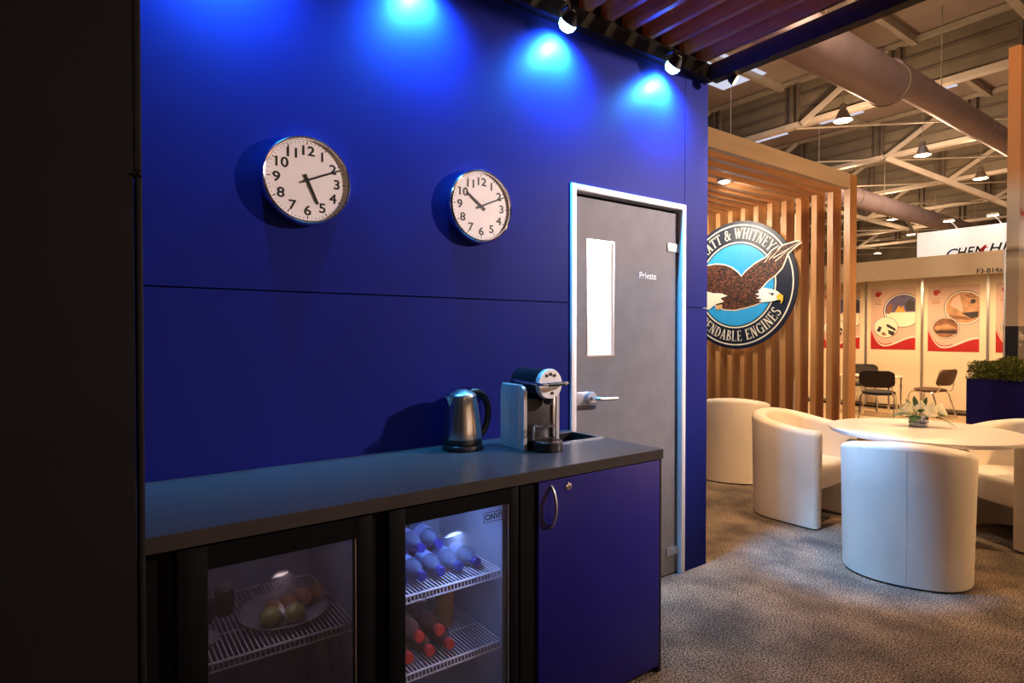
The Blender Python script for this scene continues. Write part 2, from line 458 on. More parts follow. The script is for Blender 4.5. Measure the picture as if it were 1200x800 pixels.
# blue spotlights on the beam
GB = 'blue spotlights along the wall top beam'
LB = ['blue spotlight on the wall beam above the left clock, near the top left', 'blue spotlight on the wall beam above the right clock',
      'blue spotlight on the wall beam above the left edge of the door', 'blue spotlight on the wall beam nearest the wall end']
for i, (x, y, z) in enumerate(WASH):
    e = empty('blue_spotlight', (x, y, z + .03), 0, LB[i], 'spotlight', GB)
    aim = Vector((-.25, .0, -.19)).normalized()
    q = (-aim).to_track_quat('Z', 'Y').to_matrix().to_4x4()
    MB().lathe([(0, .05), (.014, .05), (.028, .03), (.040, .000), (.037, .000), (.030, .012), (0, .014)], seg=24, M=q).build('lamp_head', M['fascia'], e)
    MB().lathe([(0, .010), (.036, .008), (.042, -.008), (.038, -.026), (.024, -.040), (0, -.045)], seg=24, M=q).build('lamp_lens', M['e_blue'], e)
    MB().tube([(0, 0, .045), (.0, 0, .075), (-.052, 0, .075)], .007, 8).build('bracket', M['fascia'], e)
    lamp('blue_wash', 'SPOT', Vector((x, y, z)) + aim * .05, P_WASH, BLUE, .02, Vector((x, y, z)) + aim, 158, .85)

# ================================================================== COUNTER
CT = .90
t = empty('worktop', (0, 0, CT), 0, 'long dark grey counter top with brown edge under the two clocks', 'worktop')
c = MB()
SX0, SX1, SY0, SY1 = .075, .255, 1.50, 1.83
c.box(.002, SX0, -.25, 1.862, -.038, 0); c.box(SX1, .582, -.25, 1.862, -.038, 0)
c.box(SX0, SX1, -.25, SY0, -.038, 0); c.box(SX0, SX1, SY1, 1.862, -.038, 0)
c.build('slab', M['top'], t, smooth=False)
MB().box(.582, .586, -.25, 1.864, -.038, -.001).box(.002, .582, 1.862, 1.8645, -.038, -.001).build('edge_band', M['edge'], t, smooth=False)
s = empty('sink', (0, 0, CT), 0, 'small dark inset sink in the worktop behind the coffee machine', 'sink')
b = MB()
for (x0, x1, y0, y1) in ((SX0 - .012, SX0 + .004, SY0 - .012, SY1 + .012), (SX1 - .004, SX1 + .012, SY0 - .012, SY1 + .012), (SX0, SX1, SY0 - .012, SY0 + .004), (SX0, SX1, SY1 - .004, SY1 + .012)):
    b.box(x0, x1, y0, y1, .0005, .004)
b.build('rim', M['alu'], s, smooth=False)
b = MB(); q = .002
b.box(SX0 + q, SX1 - q, SY0 + q, SY1 - q, -.14, -.137); b.box(SX0 + q, SX0 + q + .003, SY0 + q, SY1 - q, -.137, .0005); b.box(SX1 - q - .003, SX1 - q, SY0 + q, SY1 - q, -.137, .0005)
b.box(SX0 + q, SX1 - q, SY0 + q, SY0 + q + .003, -.137, .0005); b.box(SX0 + q, SX1 - q, SY1 - q - .003, SY1 - q, -.137, .0005)
b.build('basin', M['plastic'], s, smooth=False)

# blue cabinet
c = empty('blue_cabinet', (0, 1.545, 0), 0, 'blue lockable cupboard with curved silver handle at the right end of the counter', 'cabinet')
b = MB(); b.box(.02, .56, -.385, -.365, .0, .861); b.box(.02, .578, .298, .317, 0, .861); b.box(.02, .56, -.365, .298, .05, .07); b.box(.02, .04, -.365, .298, .07, .74)
b.build('body', M['fascia'], c, smooth=False)
MB().box(.55, .575, -.385, -.318, .0, .861).build('filler', M['black'], c, smooth=False)
dr = MB().box(.564, .583, -.315, .3, .03, .857, .0015).build('door', M['blue_lam'], c)
h = MB()
pts = [(.583, -.262 + .003 * math.sin(PI * i / 12), .838 - .142 * i / 12) for i in range(13)]
pts = [(p[0] + .026 * math.sin(PI * i / 12) ** .6 if 0 < i < 12 else p[0], p[1], p[2]) for i, p in enumerate(pts)]
h.tube(pts, .0055, 10).build('handle', M['alu'], dr)
MB().lathe([(0, 0), (.013, 0), (.013, .003), (.010, .005), (.004, .005), (.004, .003), (0, .003)], seg=20, M=Matrix.Translation((.583, -.182, .825)) @ Matrix.Rotation(PI / 2, 4, 'Y')).build('lock', M['chrome'], dr)

# fridges : body panels, shelves, door with frame and pane
def fridge(name, y0, y1, gy0, gy1, gz1, label, pane, shelves, light, logo=None):
    e = empty(name, (0, (y0 + y1) / 2, 0), 0, label, 'fridge')
    m = (y0 + y1) / 2; a, b = y0 - m, y1 - m; ga, gb = gy0 - m, gy1 - m
    bx = MB(); th = .028
    bx.box(.06, .53, a, a + th, .02, .855); bx.box(.06, .53, b - th, b, .02, .855)
    bx.box(.06, .53, a + th, b - th, .828, .855); bx.box(.06, .53, a + th, b - th, .02, .05); bx.box(.06, .085, a + th, b - th, .05, .828)
    body = bx.build('body', M['fridge'], e, smooth=False)
    li = MB(); q = .002
    ia, ib = a + th + .0005, b - th - .0005
    li.box(.0855, .09, ia, ib, .051, .827); li.box(.09, .525, ia, ia + q, .051, .827); li.box(.09, .525, ib - q, ib, .051, .827)
    li.box(.09, .525, ia, ib, .825, .827); li.box(.09, .525, ia, ib, .051, .053)
    li.build('liner', M['fin'], e, smooth=False)
    fr = MB(); x0, x1 = .533, .578
    fr.box(x0, x1, a, ga, .03, .855, .003); fr.box(x0, x1, gb, b, .03, .855, .003); fr.box(x0, x1 - .0005, ga, gb, gz1, .855); fr.box(x0, x1 - .0005, ga, gb, .03, .09)
    dr = fr.build('door', M['fridge'], e)
    MB().box(.566, .571, ga, gb, .09, gz1).build('glass_pane', pane, dr, smooth=False)
    MB().box(.571, .5735, gb - .005, gb - .002, .09, gz1).build('glazing_strip', M['alu'], dr, smooth=False)
    for (sz, s0) in shelves:
        sh = MB(); fy0, fy1 = a + th + .005, b - th - .005
        sh.tube([(.515, fy0, sz), (.515, fy1, sz)], .0035, 6); sh.tube([(.10, fy0, sz), (.10, fy1, sz)], .003, 6); sh.tube([(.36, fy0, sz - .004), (.36, fy1, sz - .004)], .003, 6)
        sh.tube([(.515, fy0, sz - .022), (.515, fy1, sz - .022)], .003, 6)
        n = int((fy1 - fy0) / .0125)
        for i in range(n + 1):
            y = fy0 + (fy1 - fy0) * i / n
            sh.tube([(.10, y, sz + .003), (.515, y, sz + .003), (.518, y, sz - .022)], .0019, 5)
        sh.build('wire_shelf', M['wire'], e)
    if light:
        MB().box(.50, .515, a + .06, b - .06, .808, .824).build('light_strip', M['e_fridge'], e, smooth=False)
        lamp('fridge_light', 'AREA', (.47, m, .80), light, (.30, .50, 1) if logo else (1, .80, .78), sx=.03, sy=.35, target=(.2, m, .3))
    if logo:
        lg = MB()
        ly, lz = gb - .095, gz1 - .045
        for (p, q_, r_, s_) in ((-.003, .088, -.004, -.002), (-.003, .088, .026, .028), (-.003, -.001, -.004, .028)):
            lg.box(.5712, .5716, ly + p, ly + q_, lz + r_, lz + s_)
        o = lg.build('logo_box', M['ink'], dr, smooth=False)
        text('logo', logo, .026, M['ink'], frame((.5714, ly + .002, lz + .003), *FX), dr, .0004, bold=.0006, xs=.92)
    return e
fridge('glass_door_fridge', .16, .640, .226, .597, .797, 'dark glass door fridge with covered plates of food, left under the counter', M['fglass2'], [(.535, 0)], .35)
fridge('glass_door_fridge', .690, 1.150, .742, 1.115, .806, 'blue lit glass door fridge full of bottles beside the blue cupboard', M['fglass'], [(.565, 0), (.325, 0)], 2.6, 'ONVITO')
struct('trim_3', MB().box(.03, .56, .6425, .6875, 0, .86).box(.03, .56, .093, .157, 0, .86), M['black'], smooth=False)
struct('trim_4', MB().box(.03, .05, .1, 1.15, 0, .86), M['black'], smooth=False)

# bottles in the right fridge
def lay(M0, name, prof, mat, capprof, capmat, label, group, labmat=None, labprof=None):
    e = bpy.data.objects.new(name, None); COL.objects.link(e); tag(e, label, 'bottle', group); e.empty_display_size = .05
    e.matrix_world = M0
    b = MB().lathe(prof, seg=18).build('bottle_body', mat, e)
    MB().lathe(capprof, seg=14).build('cap', capmat, e)
    if labmat: MB().lathe(labprof, seg=18).build('paper_label', labmat, e)
    return e
M['pet'] = mk('water_plastic', (.16, .21, .36), .12, var=.2, scale=30, trans=.5, spec=.6)
M['bluecap'] = mk('blue_cap', (.02, .022, .20), .35)
M['wlabel'] = mk('water_label', (.24, .30, .55), .4, var=.4, scale=25)
M['juice'] = mk('orange_juice', (.45, .17, .035), .2, var=.2)
M['cola'] = mk('dark_drink', (.11, .045, .03), .15, var=.3)
M['redcap'] = mk('red_cap', (.60, .04, .02), .35)
wp = [(0, 0), (.026, .002), (.031, .012), (.031, .06), (.029, .065), (.031, .07), (.031, .135), (.026, .165), (.013, .185), (.0125, .20), (0, .20)]
wc = [(.0, .198), (.0155, .198), (.0155, .214), (.014, .216), (0, .216)]
wl = [(.0315, .075), (.0315, .125)]
ORD = ['leftmost', 'second from left', 'middle', 'second from right', 'rightmost']
ROT = Matrix.Rotation(PI / 2, 4, 'Y')
for i, y in enumerate((.775, .842, .909, .976, 1.043)):
    lay(Matrix.Translation((.275, y, .601 + .0)) @ ROT @ Matrix.Rotation(i * .7, 4, 'Z'), 'water_bottle', wp, M['pet'], wc, M['bluecap'],
        'water bottle on the upper shelf, blue lit fridge, %s of five' % ORD[i], 'water bottles on the upper fridge shelf', M['wlabel'], wl)
for i, y in enumerate((.809, .876, .943)):
    lay(Matrix.Translation((.20, y, .660)) @ ROT @ Matrix.Rotation(i * 1.1, 4, 'Z'), 'water_bottle', wp, M['pet'], wc, M['bluecap'],
        'water bottle stacked on the lower row in the blue lit fridge, %s of three' % ('left', 'middle', 'right')[i], 'water bottles on the upper fridge shelf', M['wlabel'], wl)
jc = [(.0, .198), (.0165, .198), (.0165, .216), (.015, .218), (0, .218)]
for i, (y, z) in enumerate(((.790, .363), (.862, .363), (.934, .363), (.826, .418), (.898, .418))):
    lay(Matrix.Translation((.285, y, z)) @ ROT, 'juice_bottle', wp, M['cola'], jc, M['redcap'],
        'dark red capped bottle on the lower fridge shelf, ' + ('bottom left', 'bottom middle', 'bottom right', 'upper left', 'upper right')[i] + ' of the pile', 'red capped bottles on the lower fridge shelf')
lay(Matrix.Translation((.32, 1.015, .332)), 'juice_bottle', [(0, 0), (.030, .002), (.034, .01), (.034, .12), (.025, .15), (.014, .17), (.014, .185), (0, .185)], M['juice'],
    [(0, .183), (.016, .183), (.016, .2), (0, .2)], M['redcap'], 'orange juice bottle standing upright on the lower fridge shelf', None)

# food in the left fridge
M['plate'] = mk('pale_plate', (.42, .40, .38), .25)
M['bread'] = mk('glazed_pastry', (.45, .20, .085), .28, var=.35, scale=25)
M['fruit'] = mk('yellow_green_fruit', (.34, .30, .09), .35, var=.25, scale=20)
M['cling'] = glass('cling_film', (.97, .97, 1), .05, .15)
M['jar'] = mk('dark_jar', (.03, .02, .03), .2)
def plate(x, y, z, r, label, sx=1, dome=True):
    e = empty('food_plate', (x, y, z), 0, label, 'plate', 'plates in the left fridge')
    MB().lathe([(0, 0), (r * .6, 0), (r * .7, .004), (r, .016), (r, .019), (r * .68, .008), (0, .006)], seg=36, sx=sx).build('dish', M['plate'], e)
    if dome:
        MB().lathe([(r * .97 * math.cos(a * PI / 16), .02 + .072 * math.sin(a * PI / 16)) for a in range(9)], seg=32, sx=sx).build('film_cover', M['cling'], e)
    return e
SZ = .542
plate(.36, .455, SZ, .125, 'oval plate of glazed pastries under film in the left fridge', 1.05)
plate(.42, .235, SZ, .042, 'small pale saucer at the left edge of the left fridge shelf', 1, False)
def pastry(x, y, z, rz, label, s=1):
    b = MB()
    n = 9; pts = []; rr = []
    for i in range(n):
        a = -1.1 + 2.2 * i / (n - 1)
        pts.append((.05 * s * math.sin(a), .02 * s * math.cos(a), 0)); rr.append(s * (.006 + .018 * math.cos(a * 1.25) * (1 + .12 * math.sin(i * 2.5))))
    b.tube(pts, rr, 12)
    o = b.build('pastry', M['bread']); o.location = (x, y, z); o.rotation_euler = (0, 0, rz)
    tag(o, label, 'pastry', 'pastries on the film covered plate'); return o
for i, (y, x, lab) in enumerate(((.405, .40, 'left'), (.450, .38, 'second from left'), (.495, .36, 'third from left'), (.540, .35, 'right'))):
    pastry(x, y, SZ + .038, .12, 'glazed brown pastry on the film covered plate, %s of four' % lab, .86)
for i, (x, y) in enumerate(((.445, .40), (.455, .462))):
    o = MB().ball((0, 0, 0), .03, 18, sz=.9).build('fruit', M['fruit']); o.location = (x, y, SZ + .04)
    tag(o, 'yellow green fruit at the front of the pastry plate, %s one' % ('left', 'right')[i], 'fruit', 'fruit on the pastry plate')
for i, (x, y) in enumerate(((.28, .255), (.25, .315))):
    e = empty('preserve_jar', (x, y, SZ - .002), 0, 'dark jar with lid on the left fridge shelf, %s of two' % ('left', 'right')[i], 'jar', 'dark jars in the left fridge')
    MB().lathe([(0, 0), (.024, 0), (.027, .006), (.027, .06), (.022, .07), (0, .07)], seg=20).build('jar_body', M['jar'], e)
    MB().lathe([(0, .07), (.023, .07), (.023, .084), (0, .084)], seg=20).build('lid', M['alu'], e)

# kettle ------------------------------------------------------------
K = empty('kettle', (.115, 1.212, CT + .0005), 0, 'brushed steel electric kettle with black handle and base on the counter', 'kettle')
MB().lathe([(0, 0), (.082, 0), (.084, .004), (.082, .016), (.076, .022), (0, .022)], seg=40).build('power_base', M['plastic'], K)
MB().lathe([(.0, .0225), (.074, .0225), (.078, .026), (.078, .040), (.076, .0445), (0, .0445)], seg=40).build('collar', M['plastic'], K)
kb = MB().lathe([(0, .045), (.077, .045), (.0775, .052), (.0755, .08), (.070, .13), (.063, .175), (.0575, .205), (.055, .212), (0, .212)], seg=48)
kb.build('body', M['steel'], K)
sp = MB()
sp.lathe([(.010, 0), (.028, .045), (.030, .047), (.008, .047)], seg=20, M=Matrix.Translation((0, -.047, .165)) @ Matrix.Diagonal((.8, 1.2, 1, 1)))
sp.build('spout', M['steel'], K)
lid = MB().lathe([(.056, .2125), (.054, .218), (.046, .224), (.028, .232), (.018, .238), (0, .239), ], seg=36).build('lid', M['alu'], K)
hp = [(0, .02, .218), (0, .05, .226), (0, .075, .222), (0, .10, .205), (0, .117, .175), (0, .122, .14), (0, .116, .10), (0, .104, .068), (0, .088, .05), (0, .070, .046)]
MB().tube(hp, [.010, .014, .015, .015, .0145, .014, .0135, .0135, .013, .010], 12).build('handle', M['plastic'], K)
text('brand_mark', '- - -', .012, M['ink'], frame((.0765, -.005, .062), *FX), K, .0006)

# coffee machine ------------------------------------------------------
E0 = empty('coffee_machine', (.14, 1.47, CT + .0005), 0, 'silver and black capsule coffee machine with ribbed sides beside the kettle', 'coffee machine')
for sgn, nm in ((-1, 'side_panel'), (1, 'side_panel')):
    b = MB(); yo = sgn * .083; th = .016
    # rounded top outline in XZ, ribbed outer face
    prof = [(0.0, 0.0), (.16, 0.0)] + [(.16 - .028 + .028 * math.cos(a * PI / 16), .225 + .030 * math.sin(a * PI / 16)) for a in range(0, 9)] + [(.028 + .028 * math.cos(PI / 2 + a * PI / 16), .225 + .030 * math.sin(PI / 2 + a * PI / 16)) for a in range(0, 9)]
    b.prism(prof, (0, yo, 0), (1, 0, 0), (0, 0, 1), -th / 2, th / 2)
    for i in range(9):
        x = .010 + i * .0150
        b.tube([(x, yo + sgn * (th / 2), .004), (x, yo + sgn * (th / 2), .232), (x, yo + sgn * .004, .2535), (x, yo - sgn * .006, .2560)], .0050, 8)
    b.build(nm, M['machine'], E0)
MB().box(.0, .145, -.074, .074, 0, .20, .004).build('body', M['plastic'], E0)
MB().box(.145, .150, -.07, .07, .075, .20, .002).build('front_panel', M['edge'], E0)
MB().box(.146, .158, .060, .072, .04, .20, .003).build('front_trim', M['alu'], E0)
RX = Matrix.Rotation(PI / 2, 4, 'Y')
bar = MB().lathe([(0, 0), (.054, 0), (.060, .008), (.060, .178), (.0595, .18), (0, .18)], seg=40, M=Matrix.Translation((-.005, .018, .260)) @ RX).build('barrel', M['plastic'], E0)
fd = MB().lathe([(0, .0), (.061, .0), (.061, .016), (.058, .021), (0, .021)], seg=40, M=Matrix.Translation((.172, .018, .260)) @ RX).build('front_disc', M['whitemetal'], E0)
b = MB()
for (dy, dz) in ((-.020, .034), (0, .040), (.020, .034), (.008, -.036)):
    b.lathe([(0, 0), (.0065, 0), (.0065, .003), (0, .004)], seg=14, M=Matrix.Translation((.193, .018 + dy, .260 + dz)) @ RX)
b.build('buttons', M['ink'], fd)
lvb = MB()
lvb.tube([(.03, -.047, .268), (.205, -.047, .262), (.222, -.043, .262), (.227, -.03, .262), (.227, .066, .262), (.222, .079, .262), (.205, .083, .262), (.03, .083, .268)], .0065, 10)
lvb.build('lever', M['chrome'], E0)
MB().tube([(.2275, -.022, .262), (.2275, .058, .262)], .0085, 12).build('lever_grip', M['plastic'], E0)
MB().lathe([(.022, 0), (.019, -.02), (.010, -.026), (0, -.026)], seg=20, M=Matrix.Translation((.178, .018, .204))).build('coffee_outlet', M['plastic'], E0)
tr = MB().lathe([(0, 0), (.056, 0), (.060, .004), (.060, .036), (.057, .039), (.052, .036), (0, .036)], (.196, 0, 0), seg=36).build('drip_tray', M['plastic'], E0)
gr = MB()
for i in range(-4, 5):
    hh = math.sqrt(max(0, .050 ** 2 - (i * .011) ** 2))
    gr.tube([(.196 - hh, i * .011, .038), (.196 + hh, i * .011, .038)], .0022, 6)
gr.tube([(.196 + .052 * math.cos(a * PI / 16), .052 * math.sin(a * PI / 16), .038) for a in range(32)], .0028, 6, True)
gr.build('grille', M['chrome'], tr)
cs = MB()
cs.tube([(.172 + .048 * math.cos(a * PI / 12), .046 * math.sin(a * PI / 12), .098) for a in range(24)], .0035, 6, True)
for i in range(-2, 3): cs.tube([(.172, i * .016, .098), (.172 + .048 * math.sqrt(max(0, 1 - (i * .016 / .046) ** 2)), i * .016, .098)], .0022, 6)
cs.tube([(.166, -.047, .04), (.166, -.047, .098)], .0055, 8)
cs.build('cup_stand', M['chrome'], E0)
tk = MB().box(-.042, -.003, -.05, .05, .03, .235, .008).build('water_tank', M['tank'], E0)
MB().box(-.045, -.002, -.053, .053, .2355, .258, .005).build('tank_lid', M['plastic'], tk)
MB().box(-.043, -.002, -.05, .05, .0, .0295, .003).build('tank_base', M['plastic'], E0)

# clocks --------------------------------------------------------------
def clock(y, z, hh, mm, label):
    e = empty('wall_clock', (0.002, y, z), 0, label, 'clock', 'chrome clocks on the blue wall')
    R_ = .156
    RX_ = RX
    MB().lathe([(0, 0), (R_ * .96, 0), (R_, .006), (R_, .030), (R_ * .985, .040), (R_ * .955, .045), (R_ * .925, .043), (R_ * .905, .034), (R_ * .90, .030), (0, .030)], seg=72, M=RX_).build('chrome_rim', M['chrome'], e)
    MB().lathe([(0, .0305), (R_ * .895, .0305), (R_ * .895, .0325), (0, .0325)], seg=64, M=RX_).build('dial', M['dial'], e)
    num = []
    b = MB()
    for i in range(60):
        a = i * PI / 30; r0, r1, wd = (R_ * .80, R_ * .87, .0016) if i % 5 == 0 else (R_ * .835, R_ * .87, .0008)
        s_, c_ = math.sin(a), math.cos(a)
        b.prism([(r0 * s_ - wd * c_, r0 * c_ + wd * s_), (r0 * s_ + wd * c_, r0 * c_ - wd * s_), (r1 * s_ + wd * c_, r1 * c_ - wd * s_), (r1 * s_ - wd * c_, r1 * c_ + wd * s_)], (0, 0, 0), *FX, .0326, .0331)
    b.build('minute_track', M['ink'], e, smooth=False)
    for i in range(1, 13):
        a = i * PI / 6
        text('numeral', str(i), .047, M['ink'], frame((.0328, R_ * .67 * math.sin(a), R_ * .67 * math.cos(a) - .0165), *FX), e, .0004, 0, 'CENTER', 1.15, .0010)
    def hand(nm, ang, ln, back, wd, d0):
        s_, c_ = math.sin(ang), math.cos(ang)
        def pt(l, ww): return (l * s_ + ww * c_, l * c_ - ww * s_)
        MB().prism([pt(-back, -wd), pt(-back, wd), pt(ln, wd * .75), pt(ln, -wd * .75)], (0, 0, 0), *FX, d0, d0 + .0015).build(nm, M['ink'], e, smooth=False)
    hand('hour_hand', (hh + mm / 60) * PI / 6, R_ * .56, .022, .0052, .0345)
    hand('minute_hand', mm * PI / 30, R_ * .80, .022, .0036, .0365)
    MB().lathe([(0, .0325), (.0055, .0325), (.0055, .0385), (0, .039)], seg=16, M=RX_).build('hub', M['ink'], e)
    MB().lathe([(0, .0405), (R_ * .905, .0405)], seg=48, M=RX_).build('cover_glass', M['lens'], e)
clock(.627, 1.900, 5, 11, 'left of two chrome wall clocks, showing eleven minutes past five')
clock(1.352, 1.900, 10, 11, 'right of two chrome wall clocks, nearer the door, showing eleven minutes past ten')

# ================================================================== LOUNGE
def sweep_shell(bw=.328, bl=.30, th=.105, arm=.275, hb=.775, ha=.69, z0=.012, lean=.05):
    """C-shaped upholstered shell, open to +X"""
    path = []
    n = 22
    ra, rb = bl - th / 2, bw - th / 2
    for i in range(6): path.append((arm * (1 - i / 6), -rb))
    for i in range(n + 1):
        a = -PI / 2 - PI * i / n
        ca, sa = math.cos(a), math.sin(a); e = 2 / 2.4
        path.append((ra * (abs(ca) ** e) * (1 if ca > 0 else -1), rb * (abs(sa) ** e) * (1 if sa > 0 else -1)))
    for i in range(1, 7): path.append((arm * i / 6, rb))
    P_ = [Vector((x, y, 0)) for x, y in path]; N = len(P_)
    cum = [0]
    for i in range(1, N): cum.append(cum[-1] + (P_[i] - P_[i - 1]).length)
    T = cum[-1]
    b = MB(); rings = []
    def ring(p, nrm, h, wd, ls, zb, cen):
        r = []
        R0 = min(.04, wd / 2)
        out = []
        prof = [(-1, zb), (-1, h - R0)] + [(-math.cos(k * PI / 8), h - R0 + R0 * math.sin(k * PI / 8)) for k in range(1, 8)] + [(1, h - R0), (1, (h + zb) * .55), (1, zb)]
        prof = [prof[0], (-1, zb + (h - zb) * .33), (-1, zb + (h - zb) * .66)] + prof[1:]
        for s_, z in prof:
            v = p + nrm * (s_ * wd / 2)
            k = 1 - lean * (1 - z / .775)
            r.append(b.b.verts.new((v.x * k, v.y * k, z)))
        return r
    for i in range(N):
        t = (P_[min(i + 1, N - 1)] - P_[max(i - 1, 0)]).normalized()
        nrm = Vector((-t.y, t.x, 0)); nrm = -nrm      # outward
        u = abs(cum[i] / T - .5) * 2
        h = ha + (hb - ha) * (.5 + .5 * math.cos(PI * min(1, u * 1.05)))
        if i == 0:
            for (dx, ww, dh) in ((.030, .25, -.035), (.022, .72, -.012), (.010, .93, -.003)):
                rings.append(ring(P_[i] + Vector((dx, 0, 0)), nrm, h + dh, th * ww, 0, z0, 0))
        rings.append(ring(P_[i], nrm, h, th, 0, z0, 0))
        if i == N - 1:
            for (dx, ww, dh) in ((.010, .93, -.003), (.022, .72, -.012), (.030, .25, -.035)):
                rings.append(ring(P_[i] + Vector((dx, 0, 0)), nrm, h + dh, th * ww, 0, z0, 0))
    m = len(rings[0])
    for a, c in zip(rings, rings[1:]):
        for k in range(m):
            b.b.faces.new((a[k], a[(k + 1) % m], c[(k + 1) % m], c[k]))
    b.b.faces.new(rings[0]); b.b.faces.new(rings[-1][::-1])
    return b
def tub_chair(label):
    e = empty('tub_chair', (0, 0, 0), 0, label, 'armchair', 'cream leather tub chairs in the lounge')
    sweep_shell().build('shell', M['leather'], e, ang=60)
    # seat cushion : D outline
    out = [(.262, -.230)] + [(-.19 * abs(math.cos(a)) ** .85, .230 * math.sin(a)) for a in [(-PI / 2 + PI * i / 16) for i in range(17)]] + [(.262, .230)]
    b = MB(); prof = [(.94, .255), (1, .275), (1, .395), (.985, .42), (.93, .432), (.6, .438)]
    rings = [[b.b.verts.new((x * k if x < 0 else .262 - (.262 - x) * 1 if False else x * k, y * k, z)) for x, y in out] for k, z in prof]
    n = len(out)
    for a, c in zip(rings, rings[1:]):
        for k in range(n): b.b.faces.new((a[k], a[(k + 1) % n], c[(k + 1) % n], c[k]))
    b.b.faces.new(rings[0][::-1]); b.b.faces.new(rings[-1])
    b.build('seat', M['leather'], e, ang=60)
    MB().tube([(-.2995 * (1 - .05 * (1 - z / .775)) - .0005, 0, z) for z in (.02, .2, .4, .6, .73)], .0016, 5).build('back_seam', M['leather'], e)
    f = MB()
    for (x, y) in ((-.22, -.12), (-.22, .12), (.22, -.26), (.22, .26)): f.lathe([(0, 0), (.015, 0), (.015, .013), (0, .013)], (x * .95, y * .95, 0), 10)
    f.build('feet', M['plastic'], e)
    return e
ch = tub_chair('cream tub chair seen from behind in front of the round table')
def place(o, x, y, fx, fy, label=None):
    o.location = (x, y, 0); o.rotation_euler = (0, 0, math.atan2(fy, fx))
    if label: o['label'] = label
place(ch, .73, 3.79, -.36, .93)
c2 = copy_tree(ch); place(c2, -.205, 4.345, 1, .03, 'cream tub chair left of the round table, its open side facing the table')
c3 = copy_tree(ch); place(c3, .92, 5.05, -.45, -.89, 'cream tub chair behind the round table at the right, its seat facing forward')
c4 = copy_tree(ch); place(c4, -1.14, 4.93, -.55, .85, 'cream tub chair farthest back, standing by the wooden slat screen')

TX, TY = .655, 4.245
t = empty('round_table', (TX, TY, 0), 0, 'round white pedestal table among the tub chairs', 'table')
MB().lathe([(0, .728), (.495, .728), (.518, .734), (.522, .744), (.520, .756), (0, .757)], seg=72).build('tabletop', M['tabletop'], t)
MB().lathe([(0, .0), (.024, .0), (.024, .715), (.09, .722), (.09, .7275), (0, .7275)], (0, 0, .012), seg=24).build('column', M['chrome'], t).location = (0, 0, 0)
MB().lathe([(0, 0), (.21, 0), (.21, .005), (.03, .0115), (0, .0115)], seg=40).build('base_plate', M['chrome'], t)

# vase and roses
VX, VY, VZ = .585, 4.372, .7575
v = empty('flower_vase', (VX, VY, VZ), .2, 'low clear glass vase with dark bands on the round table', 'vase')
b = MB()
for (x0, x1, y0, y1) in ((-.048, -.044, -.048, .048), (.044, .048, -.048, .048), (-.044, .044, -.048, -.044), (-.044, .044, .044, .048)): b.box(x0, x1, y0, y1, .003, .075)
b.box(-.048, .048, -.048, .048, 0, .003).build('glass_body', M['tank'], v, smooth=False)
b = MB()
for z in (.028, .058): b.box(-.0495, .0495, -.0495, -.0482, z, z + .005); b.box(.0482, .0495, -.0482, .0495, z, z + .005)
b.build('dark_band', M['ink'], v, smooth=False)
M['pebble'] = mk('pale_pebbles', (.62, .6, .58), .5, var=.4, scale=60)
MB().box(-.043, .043, -.043, .043, .0032, .05, .004).build('pebble_filling', M['pebble'], v)
def rose(x, y, z, s, tilt, rz, label):
    e = empty('white_rose', (x, y, z), rz, label, 'flower', 'white roses in the glass vase')
    e.rotation_euler = (tilt, 0, rz)
    b = MB()
    for k in range(5):
        rr = s * (.30 + .17 * k); n = 3 + k
        for i in range(n):
            a0 = 2 * PI * i / n + k * .7; wd = 2 * PI / n * .68
            rows = []
            for j in range(5):
                tt = j / 4; zz = s * ((1.25 - .13 * k) * tt - .16 * k); ro = rr * (.15 + .95 * math.sin(min(1, tt * 1.15) * (2.15 - .14 * k)))
                rows.append([b.b.verts.new((ro * math.cos(a0 + wd * (q / 3 - 1) * (1 - .25 * (1 - tt))), ro * math.sin(a0 + wd * (q / 3 - 1) * (1 - .25 * (1 - tt))), zz - (abs(q - 3) / 3) ** 2 * .12 * s * tt)) for q in range(7)])
            for r0, r1 in zip(rows, rows[1:]):
                for q in range(6): b.b.faces.new((r0[q], r0[q + 1], r1[q + 1], r1[q]))
    b.ball((0, 0, s * .45), s * .30, 10)
    b.build('bloom', M['rose'], e, ang=80, norm=False)
    MB().tube([(0, 0, -.0), (0, 0, -.045)], .003, 6).build('stem', M['leaf'], e)
    return e
def leaf_mesh(b, base, d, ln, wd, droop):
    base = Vector(base); d = Vector(d).normalized(); s_ = d.cross(Vector((0, 0, 1))).normalized()
    rows = []
    for j in range(7):
        t_ = j / 6; ww = wd * math.sin(PI * min(1, t_ * .95 + .03)) ** .8
        p = base + d * ln * t_ + Vector((0, 0, -droop * t_ * t_))
        rows.append([b.b.verts.new(p - s_ * ww), b.b.verts.new(p + Vector((0, 0, -.15 * ww))), b.b.verts.new(p + s_ * ww)])
    for r0, r1 in zip(rows, rows[1:]):
        for q in range(2): b.b.faces.new((r0[q], r0[q + 1], r1[q + 1], r1[q]))
rs = [(-.050, -.045, .098, .048, .35, .4, 'front left'), (.060, -.005, .100, .050, .3, 2.2, 'right'), (-.035, .045, .105, .044, .3, 4.0, 'back left'), (.010, .0, .118, .040, .1, 1.2, 'middle'), (.09, .06, .098, .044, .4, 3.0, 'back right')]
for x, y, z, s_, ti, rz, lab in rs:
    e = rose(VX + x, VY + y, VZ + z, s_, ti, rz, 'open white rose in the glass vase, the %s one' % lab)
